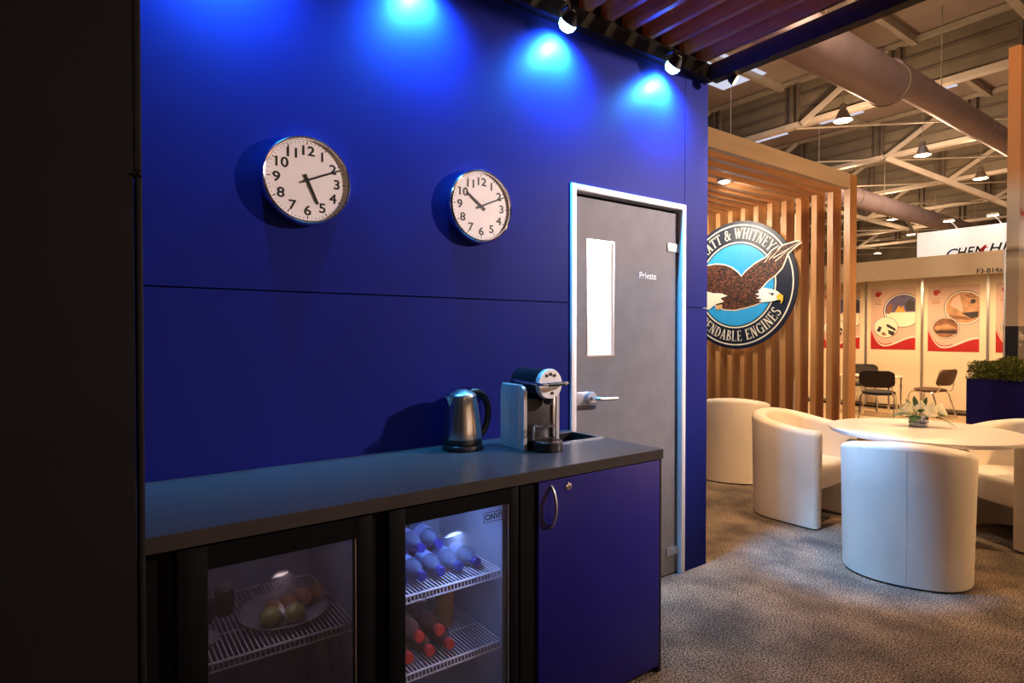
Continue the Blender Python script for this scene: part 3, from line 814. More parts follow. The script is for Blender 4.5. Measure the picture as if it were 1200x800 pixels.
lf = [((-.02, -.03, .075), (-.75, -.6, .25), .15, .032, .05), ((.0, -.04, .075), (-.25, -1, .1), .075, .030, .05), ((.02, -.03, .09), (.1, -.9, .6), .08, .022, .01), ((.03, 0, .08), (1, .35, .2), .16, .026, .06), ((.03, .0, .075), (1, .05, .1), .17, .024, .08),
      ((-.03, .02, .10), (-.55, .3, .8), .09, .022, .0), ((.02, .03, .11), (.2, .2, 1), .085, .018, 0), ((-.01, 0, .11), (-.15, -.2, 1), .09, .022, 0), ((.03, .03, .10), (.7, .6, .7), .09, .02, .02), ((-.03, .0, .08), (-1, -.1, .2), .15, .028, .05)]
b = MB()
for base, dd, ln, wd, dr_ in lf: leaf_mesh(b, base, dd, ln, wd, dr_)
b.build('leaves', M['leaf'], v, ang=80, norm=False)

# ------------------------------------------------------------------ slatted screen with emblem
SYF, SYB = 5.60, 5.73
PX = -.41
p = empty('slat_screen', (PX, SYF, 0), 0, 'oak slat wall and canopy behind the lounge carrying the round emblem', 'screen')
NS = 22
for k in range(NS):
    x = -.15 * k
    if k == 0:
        MB().box(-.052, 0, 0, .13, 0, 2.805).build('post', M['wood'], p, smooth=False)
    else:
        MB().box(x - .052, x, .0, .155, 0, 2.67).build('slat', M['wood'], p, smooth=False)
        MB().box(x - .052, x, -2.58, .155, 2.671, 2.79).build('roof_slat', M['woodH'], p, smooth=False)
MB().box(-.05, -.0005, -2.6, -.0005, 2.67, 2.805).build('side_beam', M['woodB'], p, smooth=False)
MB().box(-3.3, -.05, -2.64, -2.59, 2.67, 2.805).build('front_beam', M['woodB'], p, smooth=False)
# plain cream board standing behind the left part of the screen
struct('wall_far', MB().box(-6, -1.05, 6.0, 6.04, 0, 2.6), M['pale'], smooth=False)
# emblem
RD = .672
eb = empty('round_emblem', (-1.53, SYF - .055, 1.868), 0, 'round navy and sky blue eagle emblem on the oak slat screen', 'sign')
def ring(r0, r1, d0, d1, mat, nm):
    b = MB(); b.lathe([(r0, d0), (r1, d0), (r1, d1), (r0, d1), (r0, d0)] if r0 > 0 else [(0, d0), (r1, d0), (r1, d1), (0, d1)], seg=96, M=Matrix.Rotation(PI / 2, 4, 'X'))
    return b.build(nm, mat, eb)
ring(0, RD, -.02, .0, M['navy'], 'backing_disc')
ring(RD * .925, RD * .945, .0, .003, M['cream'], 'outer_ring')
ring(RD * .655, RD * .675, .0, .003, M['cream'], 'inner_ring')
ring(0, RD * .635, .0, .002, M['disc_blue'], 'blue_field')
ring(RD * .80, RD * .84, -.035, -.0205, M['e_white'], 'halo_light')

# serif letters drawn as polygons
def strokes(ch):
    T, t, sf = .17, .075, .05
    def rect(a, b_, c_, d_): return [(a, b_), (c_, b_), (c_, d_), (a, d_)]
    def stem(x, w=T, bot=True, top=True):
        r = [rect(x, 0, x + w, 1)]
        if bot: r.append(rect(x - .07, 0, x + w + .07, sf))
        if top: r.append(rect(x - .07, 1 - sf, x + w + .07, 1))
        return r
    def line(p_, q_, w):
        return [[(p_[0] - w / 2, p_[1]), (p_[0] + w / 2, p_[1]), (q_[0] + w / 2, q_[1]), (q_[0] - w / 2, q_[1])]]
    def arc(cx, cy, rx, ry, a0, a1, wf, n=14):
        o = []
        for i in range(n):
            A, B = [math.radians(a0 + (a1 - a0) * (i + k) / n) for k in (0, 1)]
            def w_(a): return t + (wf - t) * abs(math.cos(a)) ** 1.5
            o.append([(cx + rx * math.cos(A), cy + ry * math.sin(A)), (cx + rx * math.cos(B), cy + ry * math.sin(B)),
                      (cx + (rx - w_(B)) * math.cos(B), cy + (ry - t) * math.sin(B)), (cx + (rx - w_(A)) * math.cos(A), cy + (ry - t) * math.sin(A))])
        return o
    if ch == 'I': return stem(.08), .36
    if ch == 'H': return stem(.08) + stem(.58) + [rect(.2, .47, .62, .54)], .86
    if ch == 'T': return stem(.27, T, True, False) + [rect(.0, .94, .71, 1), rect(0, .78, .05, 1), rect(.66, .78, .71, 1)], .74
    if ch == 'E': return stem(.08, T, True, True) + [rect(.2, .94, .62, 1), rect(.57, .80, .62, 1), rect(.2, 0, .64, .06), rect(.59, 0, .64, .2), rect(.2, .48, .5, .54), rect(.45, .42, .5, .6)], .70
    if ch == 'L': return stem(.08) + [rect(.2, 0, .62, .06), rect(.57, 0, .62, .2)], .67
    if ch == 'N': return [rect(.09, 0, .09 + t, 1), rect(.62, 0, .62 + t, 1), rect(.0, 0, .24, sf), rect(.53, 1 - sf, .78, 1), rect(0, 1 - sf, .2, 1)] + line((.16, 1), (.62, 0), .19), .82
    if ch == 'A': return line((.10, 0), (.37, 1), t) + line((.62, 0), (.38, 1), T + .02) + [rect(.2, .30, .55, .37), rect(0, 0, .22, sf), rect(.48, 0, .78, sf)], .78
    if ch == 'W': return line((.1, 1), (.30, 0), T) + line((.30, 0), (.5, .95), t) + line((.48, 1), (.70, 0), T) + line((.70, 0), (.92, 1), t) + [rect(0, 1 - sf, .26, 1), rect(.36, 1 - sf, .6, 1), rect(.82, 1 - sf, 1.04, 1)], 1.05
    if ch == 'Y': return line((.1, 1), (.37, .42), T) + line((.68, 1), (.40, .42), t) + [rect(.30, 0, .47, .45), rect(.21, 0, .56, sf), rect(0, 1 - sf, .26, 1), rect(.56, 1 - sf, .80, 1)], .78
    if ch == 'P': return stem(.08) + arc(.28, .75, .36, .25, -90, 90, T) + [rect(.2, .94, .3, 1), rect(.2, .5, .3, .57)], .68
    if ch == 'R': return stem(.08) + arc(.28, .75, .36, .25, -90, 90, T) + [rect(.2, .94, .3, 1), rect(.2, .5, .36, .57)] + line((.64, 0), (.38, .54), T) + [rect(.56, 0, .80, sf)], .78
    if ch == 'B': return stem(.08) + arc(.28, .76, .32, .24, -90, 90, T) + arc(.28, .27, .38, .27, -90, 90, T) + [rect(.2, .94, .3, 1), rect(.2, .5, .3, .56), rect(.2, 0, .3, .07)], .70
    if ch == 'D': return stem(.08) + arc(.26, .5, .50, .5, -90, 90, T) + [rect(.2, .94, .28, 1), rect(.2, 0, .28, .06)], .80
    if ch == 'G': return arc(.44, .5, .42, .5, 40, 330, T, 20) + [rect(.66, .0, .80, .45), rect(.56, .42, .86, .47), rect(.74, .72, .79, .98)], .88
    if ch == 'S': return arc(.32, .74, .27, .26, 30, 270, T) + arc(.32, .26, .29, .28, -150, 90, T) + [rect(.54, .76, .58, .98), rect(.03, .02, .07, .26)], .64
    if ch == '&': return arc(.36, .76, .22, .24, 0, 360, .10, 16) + arc(.32, .27, .32, .27, 60, 360, T, 18) + line((.82, 0), (.26, .72), T) + line((.62, .20), (.80, .55), t) + [rect(.66, .52, .92, .57)], .95
    return [], .38
def arc_text(s_, r0, h, mid, top, nm, xs):
    ws = [strokes(c_) for c_ in s_]
    gap = .085
    tot = sum(w_ for _, w_ in ws) + gap * (len(ws) - 1)
    b = MB(); rm = r0 + h / 2; x = -tot / 2
    def mp(px, py):
        th = px * h * xs / rm
        if top: a = math.radians(mid) - th; r = r0 + py * h
        else: a = math.radians(mid) + th; r = r0 + (1 - py) * h
        return (r * math.cos(a), r * math.sin(a))
    for polys, w_ in ws:
        for pl in polys:
            q = []
            for i, (a_, c_) in enumerate(pl):
                q.append(mp(x + a_, c_))
            b.prism(q, (0, 0, 0), *FY, .0005, .004)
        x += w_ + gap
    return b.build(nm, M['cream'], eb, smooth=False)
arc_text('PRATT & WHITNEY', RD * .725, RD * .165, 92.6, True, 'lettering', .755)
arc_text('DEPENDABLE ENGINES', RD * .715, RD * .165, 269, False, 'lettering', .735)
# eagle : white outline, plumage, feathers, head, tail, beak
def eg(pts): return [((x - 200) / 302 * RD, (418 - y) / 325 * RD) for x, y in pts]
wing = [(-150, 330), (-60, 296), (38, 306), (90, 302), (140, 310), (180, 328), (212, 355), (233, 378), (255, 354), (300, 321), (345, 300), (362, 292), (380, 268), (418, 246), (405, 268), (432, 248), (462, 242), (500, 236), (517, 240), (484, 261), (455, 287), (444, 318), (430, 352), (400, 382), (362, 408), (330, 442), (318, 470), (340, 508), (300, 522), (250, 534), (200, 543), (140, 538), (100, 522), (60, 470), (20, 440), (-60, 430), (-130, 400), (-90, 380), (-160, 365), (-110, 350)]
cx_, cy_ = 190, 420
def grow(pts, k): 
    n = len(pts); o = []
    for i in range(n):
        a, b_ = Vector(pts[i - 1]), Vector(pts[(i + 1) % n]); d_ = (b_ - a).normalized()
        o.append((pts[i][0] + d_.y * k, pts[i][1] - d_.x * k))
    return o
MB().prism(eg(grow(wing, 6)), (0, 0, 0), *FY, .004, .006).build('eagle_outline', M['cream'], eb, smooth=False)
MB().prism(eg(wing), (0, 0, 0), *FY, .006, .009).build('eagle_body', M['plume'], eb, smooth=False)
tail = [(125, 455), (160, 470), (120, 480), (140, 500), (95, 510), (60, 535), (-40, 560), (-110, 570), (-60, 540), (-120, 535), (-60, 510), (-110, 495), (-30, 470), (40, 440), (80, 452)]
MB().prism(eg(tail), (0, 0, 0), *FY, .009, .012).build('eagle_tail', M['cream'], eb, smooth=False)
head = [(318, 452), (345, 440), (385, 450), (412, 462), (432, 480), (428, 500), (395, 508), (350, 512), (322, 506), (340, 496), (308, 490), (332, 480), (303, 470), (326, 464)]
MB().prism(eg(head), (0, 0, 0), *FY, .009, .013).build('eagle_head', M['white'], eb, smooth=False)
M['beakc'] = mk('yellow_print', (.75, .48, .04), .5)
MB().prism(eg([(408, 482), (425, 472), (440, 485), (438, 512), (428, 522), (430, 506), (412, 502)]), (0, 0, 0), *FY, .013, .016).build('beak', M['beakc'], eb, smooth=False)
b = MB(); b.prism(eg(ell(388, 476, 6, 5, 12)), (0, 0, 0), *FY, .0131, .015); b.prism(eg([(372, 468), (398, 470), (398, 474), (372, 472)]), (0, 0, 0), *FY, .0131, .015)
b.build('eye', M['ink'], eb, smooth=False)
b = MB()
for (p_, q_) in (((392, 300), (512, 240)), ((372, 306), (430, 252)), ((400, 318), (470, 262)), ((350, 318), (385, 272))):
    w_ = 2.6
    b.prism(eg([(p_[0], p_[1] - w_), (q_[0], q_[1] - .6), (q_[0], q_[1] + .6), (p_[0], p_[1] + w_)]), (0, 0, 0), *FY, .009, .0105)
b.build('wing_feathers', M['cream'], eb, smooth=False)
M['claw'] = mk('tan_print', (.62, .40, .18), .5)
MB().prism(eg([(100, 518), (128, 512), (132, 530), (110, 540), (92, 536)]), (0, 0, 0), *FY, .009, .012).build('claw', M['claw'], eb, smooth=False)

# recessed spot in the screen's roof
e = empty('roof_downlight', (-.90, 4.42, 2.66), 0, 'white downlight under the oak slat canopy beside the blue wall end', 'light')
MB().lathe([(.045, -.004), (.060, -.004), (.062, 0), (.062, .011), (.045, .011)], seg=28).build('bezel', M['whitemetal'], e)
MB().lathe([(0, -.022), (.025, -.018), (.040, -.008), (.045, .004), (0, .004)], seg=24).build('lens', M['e_white'], e)
for (x, y, pw) in ((-.90, 4.42, 200), (-1.8, 4.6, 200)):
    if x != -.90:
        e2 = copy_tree(e); e2.location = (x, y, 2.66); e2['label'] = 'white downlight under the oak slat canopy ' + ('hidden behind the blue wall end' if x < -1 else 'nearest the slat wall')
    lamp('downlight', 'SPOT', (x, y, 2.645), pw, WHITE, .03, (x - .1, 5.6, 1.5), 130, .6)

# amber lamp under the canopy edge
e = empty('amber_spotlight', (.155, 2.985, 2.795), 0, 'amber spotlight clipped under the outer corner of the dark canopy', 'spotlight')
q = Vector((-.6, -.5, .5)).normalized().to_track_quat('Z', 'Y').to_matrix().to_4x4()
MB().lathe([(0, .045), (.012, .045), (.024, .026), (.030, 0), (.027, 0), (.020, .014), (0, .014)], seg=20, M=q).build('lamp_head', M['fascia'], e)
MB().lathe([(0, .008), (.026, .003), (.022, -.006), (0, -.010)], seg=20, M=q).build('lens', M['e_amber'], e)
MB().tube([(0, 0, .02), (0, .0, .03), (0, -.016, .04)], .006, 6).build('clip', M['fascia'], e)
lamp('amber', 'SPOT', (.165, 3.0, 2.775), 210, WARM, .03, (-.16, 3.8, .3), 74, .9)
# ================================================================== NEIGHBOUR STAND
PWY = 11.67
struct('wall_far', MB().box(-12, 12, PWY, PWY + .05, 0, 2.5), M['pale'], smooth=False)  # part right of the tower is unseen, extended for reflections
struct('wall_opposite', MB().box(9.0, 9.06, -3, 8, 0, 3.2), M['pale'], smooth=False)  # unseen pale wall added across the aisle to bounce light
t = MB()
for x in (-2.871, -1.968, -1.055, -3.78, -4.69): t.box(x - .018, x + .018, PWY - .02, PWY - .0005, 0, 2.5)
struct('trim_5', t, M['alu'], smooth=False)
struct('baseboard_far', MB().box(-12, 12, PWY - .024, PWY - .0205, .0, .045).box(-12, 12, PWY - .016, PWY - .0006, .07, .085), M['edge'], smooth=False)
fb = empty('stand_fascia', (-.43, 10.07, 0), 0, 'cream name board with post and stand number over the poster stand', 'fascia')
MB().box(-9, 0, 0, .03, 2.185, 2.495).build('board', M['fascia_board'], fb, smooth=False)
MB().box(-.02, .02, -.01, .03, 0, 2.4945).build('post', M['alu'], fb, smooth=False)
MB().box(-9, 0, .031, 1.57, 2.38, 2.40).build('soffit', M['edge'], fb, smooth=False)
text('stand_number', 'F3-B14a', .088, M['ink'], frame((-.325, -.001, 2.196), *FY), fb, .001, bold=.0012)
# white sign box
sb = empty('light_box_sign', (-1.61, 10.42, 2.0), 0, 'white lit sign box with black and red lettering above the fascia', 'sign')
MB().box(0, 2.6, 0, .30, .50, .905).build('sign_face', M['e_sign'], sb, smooth=False)
MB().box(.3, .36, .12, .18, .402, .499).box(.9, .96, .12, .18, .402, .499).build('support', M['alu'], sb, smooth=False)
M['darkblue'] = mk('blue_print', (.02, .05, .25), .5)
text('lettering', 'C', .20, M['darkblue'], frame((.36, -.001, .472), *FY), sb, .001, .3, xs=1.0, bold=.004)
for i_, (c_, x_) in enumerate((('H', .505), ('E', .625), ('M', .715))): text('lettering', c_, .19, M['ink'], frame((x_, -.001, .485), *FY), sb, .001, .3, xs=.82, bold=.0045)
for c_, x_ in (('H', .885), ('I', 1.035)): text('lettering', c_, .19, M['ink'], frame((x_, -.001, .505), *FY), sb, .001, .3, xs=1.0, bold=.004)
MB().prism([(.785, .515), (.80, .58), (.85, .625), (.88, .63), (.86, .60), (.90, .59), (.845, .57), (.83, .525), (.87, .51)], (0, 0, 0), *FY, .0005, .003).build('red_swoosh', M['red'], sb, smooth=False)
for i, x in enumerate((.50, 1.02)):
    e = empty('arm_spotlight', (-1.61 + x, 10.47, 2.906), 0, 'white arm spotlight on the sign box, %s' % ('left one' if i == 0 else 'right one'), 'spotlight', 'arm spotlights on the white sign box')
    MB().tube([(0, 0, 0), (0, 0, .012), (-.02, -.05, .06), (-.05, -.16, .12)], .009, 8).build('arm', M['white'], e)
    MB().box(-.12, .02, -.21, -.13, .105, .135, .012).build('lamp_head', M['white'], e)
    MB().box(-.11, .01, -.20, -.14, .100, .1045).build('lens', M['e_white'], e, smooth=False)

# posters
M['pic_sky'] = mk('picture_blue', (.10, .09, .22), .5, var=.3, scale=8)
M['pic_brown'] = mk('picture_brown', (.24, .11, .06), .5, var=.5, scale=9)
M['pic_tan'] = mk('picture_tan', (.50, .28, .15), .5, var=.3, scale=9)
M['pic_dark'] = mk('picture_dark', (.03, .022, .03), .5)
M['pic_gold'] = mk('picture_gold', (.70, .32, .04), .5, var=.4, scale=30)
def poster(x0, x1, z0, z1, label, kind):
    e = empty('wall_poster', (x0, PWY - .0005, z0), 0, label, 'poster', 'red and white posters on the stand wall')
    w_, h_ = x1 - x0, z1 - z0
    O = (0, 0, 0)
    MB().prism([(0, 0), (w_, 0), (w_, h_), (0, h_)], O, *FY, 0, .006).build('sheet', M['poster'], e, smooth=False)
    def pp(x, y): return (max(0.002, min(w_ - .002, x * w_)), max(.002, min(h_ - .002, y * h_)))
    def wave(off):
        return [pp(x, y) for x, y in [(0.0, .33 + off)] + [(t_, .045 + off + .29 * (1 - t_ / .32) ** 2.2 if t_ < .32 else .045 + off + .145 * (.5 - .5 * math.cos(PI * (t_ - .32) / .68))) for t_ in [i / 24 for i in range(1, 25)]]]
    def band(o1, o2): return wave(o1) + wave(o2)[::-1]
    MB().prism(wave(0) + [pp(1, 0), pp(0, 0)], O, *FY, .006, .0075).build('red_wave', M['red'], e, smooth=False)
    MB().prism(band(.012, .028), O, *FY, .006, .0078).build('white_line', M['white'], e, smooth=False)
    MB().prism(wave(.028)[:13] + wave(.045)[:13][::-1], O, *FY, .006, .0078).build('red_line', M['red'], e, smooth=False)
    def circ(cx, cy, rx, ry, d, fill, nm):
        MB().prism([pp(x, y) for x, y in ell(cx, cy, rx * 1.10, ry * 1.10)], O, *FY, .006 + d, .0082 + d).build(nm + '_edge', M['pic_dark'], e, smooth=False)
        MB().prism([pp(x, y) for x, y in ell(cx, cy, rx * 1.06, ry * 1.06)], O, *FY, .006 + d, .0087 + d).build(nm + '_border', M['white'], e, smooth=False)
        return MB().prism([pp(x, y) for x, y in ell(cx, cy, rx, ry)], O, *FY, .006 + d, .0092 + d).build(nm, fill, e, smooth=False)
    def blob(pts, d, m_, par): MB().prism([pp(x, y) for x, y in pts], O, *FY, .0092 + d, .0098 + d).build('picture_shape', m_, par, smooth=False)
    if kind == 0:
        o = circ(.73, .63, .40, .25, 0, M['pic_sky'], 'picture')
        blob(ell(.74, .60, .385, .235, 20, PI, 2 * PI) , 0, M['cream'], o)
        blob([(.55, .60), (.60, .66), (.64, .72), (.68, .67), (.73, .71), (.78, .60)], .0006, M['pic_gold'], o)
        blob([(.80, .62), (.78, .74), (.86, .80), (.98, .76), (.98, .62)], .0006, M['pic_dark'], o)
        blob([(.36, .58), (.38, .70), (.46, .75), (.52, .68), (.44, .58)], .0006, M['pic_brown'], o)
        o = circ(.35, .36, .25, .155, .004, M['cream'], 'small_picture')
        blob([(.14, .30), (.20, .38), (.26, .36), (.22, .28)], .0046, M['pic_dark'], o)
        blob([(.36, .40), (.38, .37), (.58, .29), (.57, .34), (.40, .41)], .0046, M['pic_dark'], o)
        blob([(.40, .32), (.42, .25), (.52, .22), (.56, .28)], .0046, M['pic_dark'], o)
        blob([(.24, .25), (.30, .29), (.38, .24), (.32, .22)], .0046, M['pic_brown'], o)
    else:
        o = circ(.72, .66, .36, .235, 0, M['pic_tan'], 'picture')
        blob([(.50, .80), (.62, .86), (.70, .62), (.66, .60), (.44, .70)], .0003, M['poster'], o)
        blob([(.66, .58), (.98, .60), (.98, .52), (.85, .50)], .0006, M['pic_dark'], o)
        blob([(.72, .85), (.85, .88), (.97, .80), (.80, .80)], .0006, M['pic_brown'], o)
        blob(ell(.88, .75, .05, .035, 16), .0008, M['pic_dark'], o)
        blob([(.42, .56), (.98, .50), (.80, .47), (.50, .50)], .0003, M['pic_brown'], o)
        o = circ(.36, .36, .25, .15, .004, M['pic_brown'], 'small_picture')
        blob([(.14, .38), (.40, .42), (.58, .35), (.16, .33)], .0043, M['pic_tan'], o)
        blob([(.14, .31), (.60, .32), (.58, .27), (.18, .28)], .0046, M['pic_dark'], o)
    b = MB(); b.prism([pp(x, y) for x, y in ell(.16, .90, .055, .045, 20)], O, *FY, .006, .0075)
    b.prism([pp(x, y) for x, y in ((.19, .93), (.25, .955), (.23, .92), (.27, .90), (.20, .89))], O, *FY, .006, .0072)
    b.build('red_logo', M['red'], e, smooth=False)
    b = MB()
    for z in (.80, .76, .735): b.prism([pp(x, y) for x, y in ((.08, z), (.24, z), (.24, z + .012), (.08, z + .012))], O, *FY, .006, .0068)
    b.build('small_print', M['pic_tan'], e, smooth=False)
poster(-2.79, -2.07, 1.07, 2.17, 'poster with a blue sky picture and red wave, left of the tall white panels', 0)
poster(-1.885, -1.165, 1.055, 2.155, 'poster with tan and brown round pictures and red wave, on the middle panel', 1)
poster(-.955, -.235, 1.055, 2.155, 'poster partly hidden by the tall printed tower, on the right panel', 1)
poster(-3.70, -2.98, 1.07, 2.17, 'poster mostly hidden behind the oak post, on the left panel', 0)

# printed tower
tw = empty('banner_tower', (-.131, 9.4, 0), 0, 'tall printed banner tower with orange side and cropped lettering at the right edge', 'banner')
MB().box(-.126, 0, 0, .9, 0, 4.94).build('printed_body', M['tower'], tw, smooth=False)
MB().box(-.1275, .0015, -.0015, .9015, .0, 1.45).build('dark_base', M['navy'], tw, smooth=False)
text('lettering', 'Ho', .125, M['red'], frame((.001, .03, 2.83), *FX), tw, .001, bold=.004)
text('lettering', 'Ho', .145, M['white'], frame((.0025, .03, 1.28), *FX), tw, .001, bold=.005)
text('small_print', 'The P', .05, M['white'], frame((.0025, .03, 1.20), *FX), tw, .001)

# planter with hedge
pl = empty('blue_planter', (.55, 8.42, 0), 0, 'long blue planter box with hedge in front of the banner tower', 'planter')
b = MB(); b.box(-.85, .85, -.22, .22, 0, .80); b.box(-.85, .85, -.22, -.20, .80, .845); b.box(-.85, .85, .20, .22, .80, .845); b.box(-.85, -.83, -.20, .20, .80, .845); b.box(.83, .85, -.20, .20, .80, .845)
b.build('box', M['blue_lam'], pl, smooth=False)
b = MB()
for i in range(14000):
    x = random.uniform(-.84, .84); y = random.uniform(-.21, .21); top = 1.045 + .03 * math.sin(x * 9) + .02 * math.sin(x * 23 + 1) - .25 * (abs(y) / .21) ** 4 * .25
    z = top - abs(random.gauss(0, .06))
    if random.random() < .45: y = random.choice((-1, -1, 1)) * random.uniform(.20, .25); z = random.uniform(.84, top - .01)
    z = max(z, .85 if abs(y) > .2 else .81)
    d_ = Vector((random.gauss(0, 1), random.gauss(0, 1), random.gauss(.4, .8))).normalized(); s_ = d_.cross(Vector((random.random(), random.random(), random.random() + .1))).normalized()
    l_ = random.uniform(.018, .034); p0 = Vector((x, y, z))
    b.b.faces.new([b.b.verts.new(p0), b.b.verts.new(p0 + d_ * l_ * .5 + s_ * l_ * .35), b.b.verts.new(p0 + d_ * l_), b.b.verts.new(p0 + d_ * l_ * .5 - s_ * l_ * .35)])
b.box(-.80, .80, -.13, .13, .801, .93)
hg = b.build('clipped_hedge', M['hedge'], None, smooth=False, norm=False)
hg.location = (.55, 8.42, 0); tag(hg, 'clipped green hedge growing in the long blue planter', 'hedge', kind='stuff')

# meeting chairs and table of the neighbour stand
def office_chair(label, fab):
    e = empty('meeting_chair', (0, 0, 0), 0, label, 'chair', 'meeting chairs on the poster stand')
    MB().ball((0, 0, .445), .24, 28, sx=.95, sy=.98, sz=.16).build('seat', fab, e)
    b = MB(); rows = []
    for j in range(9):
        z = .53 + .26 * j / 8; hw = .235 * (1 - .62 * abs((j - 4) / 4) ** 5 * .35) ; rows.append((z, hw * (.88 if j in (0, 8) else 1)))
    gr = []
    for side in (0, 1):
        for z, hw in rows:
            gr.append([b.b.verts.new((-.235 - (z - .53) * .28 - (.0 if side else .035) + .05 * (1 - (1 - (q / 4 - 1) ** 2)), hw * (q / 4 - 1), z)) for q in range(9)])
    n = 9
    for s_ in (0, 1):
        for j in range(8):
            for q in range(8): b.b.faces.new((gr[s_ * n + j][q], gr[s_ * n + j][q + 1], gr[s_ * n + j + 1][q + 1], gr[s_ * n + j + 1][q]))
    for j in range(8):
        for q in (0, 8): b.b.faces.new((gr[j][q], gr[j + 1][q], gr[n + j + 1][q], gr[n + j][q]))
    for q in range(8):
        for j in (0, 8): b.b.faces.new((gr[j][q], gr[j][q + 1], gr[n + j][q + 1], gr[n + j][q]))
    b.build('backrest', fab, e, ang=50)
    for sy in (-1, 1):
        MB().tube([(.17, sy * .20, .42), (.20, sy * .22, .38), (.26, sy * .235, .0)], .011, 8).build('leg', M['chrome'], e)
        MB().tube([(-.12, sy * .20, .42), (-.16, sy * .22, .38), (-.27, sy * .235, .0)], .011, 8).build('leg', M['chrome'], e)
        MB().tube([(.17, sy * .20, .418), (-.18, sy * .20, .418), (-.225, sy * .20, .45), (-.245, sy * .20, .56)], .010, 8).build('side_rail', M['chrome'], e)
    return e
oc = office_chair('black meeting chair seen from behind, nearest of the chairs on the poster stand', M['darkfab'])
place(oc, -1.97, 10.0, -.30, .95)
MB().ball((0, 0, .425), .235, 24, sx=.95, sy=.98, sz=.14).build('seat_underside', M['bluefab'], oc)
o2 = office_chair('brown meeting chair turned sideways in front of the middle poster', M['brownfab'])
place(o2, -1.64, 11.08, -1, .15)
o3 = office_chair('dark meeting chair behind the small table by the oak post', M['darkfab'])
place(o3, -2.78, 11.32, .35, -.93)
tb = empty('meeting_table', (-2.38, 10.68, 0), .0, 'small grey meeting table on chrome legs between the meeting chairs', 'table')
MB().box(-.42, .42, -.27, .27, .625, .65, .004).build('tabletop', M['fascia_board'], tb)
for sx_ in (-1, 1):
    for sy in (-1, 1):
        MB().tube([(sx_ * .38, sy * .23, 0), (sx_ * .38, sy * .23, .625)], .016, 10).build('leg', M['chrome'], tb)

# ================================================================== HALL
struct('wall_end', MB().box(-60, 30, 56, 56.3, 0, 10), M['clad'], smooth=False)
struct('wall_side', MB().box(-48.3, -48, -3, 56, 0, 10), M['clad'], smooth=False)
rf = MB().box(-48, 25, 3, 56, 9.85, 9.95)
struct('ceiling', rf, M['roof'], smooth=False)
b = MB()
for x in range(-45, 13, 4): b.box(x, x + .16, 5, 56, 9.62, 9.84)
struct('trim_6', b, M['hallsteel'], smooth=False)
TR = ['nearest', 'second', 'third', 'fourth', 'fifth', 'sixth']
NM = ['nearest clad roof truss of the hall, above the big duct', 'second clad roof truss of the hall, behind the nearest one', 'third clad roof truss of the hall, counted from the front', 'fourth clad roof truss of the hall, counted from the front', 'fifth clad roof truss of the hall, counted from the front', 'farthest clad roof truss of the hall']
for k, Y in enumerate((19.3, 25.6, 31.9, 38.1, 44.3, 50.5)):
    e = empty('roof_truss', (-10, Y, 8.3), 0, NM[k], 'truss', 'clad roof trusses across the hall')
    MB().box(-38, 30, .02, .08, .10, 1.52).build('cladding', M['clad'], e, smooth=False)
    MB().box(-38, 30, -.14, .14, -.08, .08).build('bottom_chord', M['palesteel'], e, smooth=False)
    MB().box(-38, 30, -.14, .14, 1.38, 1.52).build('top_chord', M['hallsteel'], e, smooth=False)
    g_ = MB()
    for z in (.5, .95): g_.box(-38, 30, -.03, .018, z, z + .06)
    g_.build('girts', M['darksteel'], e, smooth=False)
    for i in range(-12, 10):
        x = i * 3.0 + 1.6
        MB().box(x - .16, x - .07, -.12, .015, .085, 1.375).box(x + .07, x + .16, -.12, .015, .085, 1.375).box(x - .07, x + .07, -.02, .015, .085, 1.375).build('upright', M['darksteel'], e, smooth=False)
    for i in range(-5, 4):
        x = i * 6.0 + 1.6
        MB().beam((x + .3, -.2, -.05), (x + 2.7, -.2, 1.40), .06, .17).build('brace', M['palesteel'], e, smooth=False)
        MB().beam((x + .3, -.2, -.09), (x + 3.1, 2.4, -1.9), .10, .20).build('knee_brace', M['palesteel'], e, smooth=False) if k > 0 and i in (-3, 0) else None
        MB().beam((x, 0, -.10), (x + 6, 6.25, -.04), .05, .05).build('tie_rod', M['hallsteel'], e, smooth=False)
# tie beams along the hall under the roof
for i, (x, z) in enumerate(((-1.9, 8.55), (-14.2, 8.2))):
    b = MB(); b.box(-.09, .09, 0, 44, -.10, .10)
    o = b.build('tie_beam', M['hallsteel'], None, smooth=False); o.location = (x, 8, z)
    tag(o, ('long steel tie beam running above the big duct', 'long steel tie beam running deep in the hall by the small duct')[i], 'beam')
# ducts
for nm, x, z, segs, lab in (('air_duct', -3.82, 7.30, ((3, 14.9, .46), (14.9, 21, .325), (21, 50, .32)), 'big round ventilation duct overhead, stepping to a narrower pipe'),
                            ('air_duct', -10.0, 7.25, ((3, 27, .42), (27, 54, .40)), 'smaller round ventilation duct lower in the picture behind the oak screen')):
    e = empty(nm, (x, 0, z), 0, lab, 'duct')
    for (y0, y1, r) in segs:
        MB().lathe([(0, 0), (r, 0), (r, y1 - y0), (0, y1 - y0)], seg=40, M=Matrix.Translation((0, y0, -.28 if r == .46 else 0)) @ Matrix.Rotation(-PI / 2, 4, 'X')).build('duct_section', M['duct'], e)
        MB().lathe([(r - .01, 0), (r + .02, 0), (r + .02, .06), (r - .01, .06)], seg=40, M=Matrix.Translation((0, y1 - .06, -.28 if r == .46 else 0)) @ Matrix.Rotation(-PI / 2, 4, 'X')).build('duct_collar', M['hallsteel'], e)
    for y in range(int(segs[0][0]) + 3, 50, 6):
        r = [s_[2] for s_ in segs if s_[0] <= y <= s_[1]][0]
        MB().tube([(0, y, r - .02), (0, y, 9.84 - z)], .015, 6).build('hanger', M['hallsteel'], e)
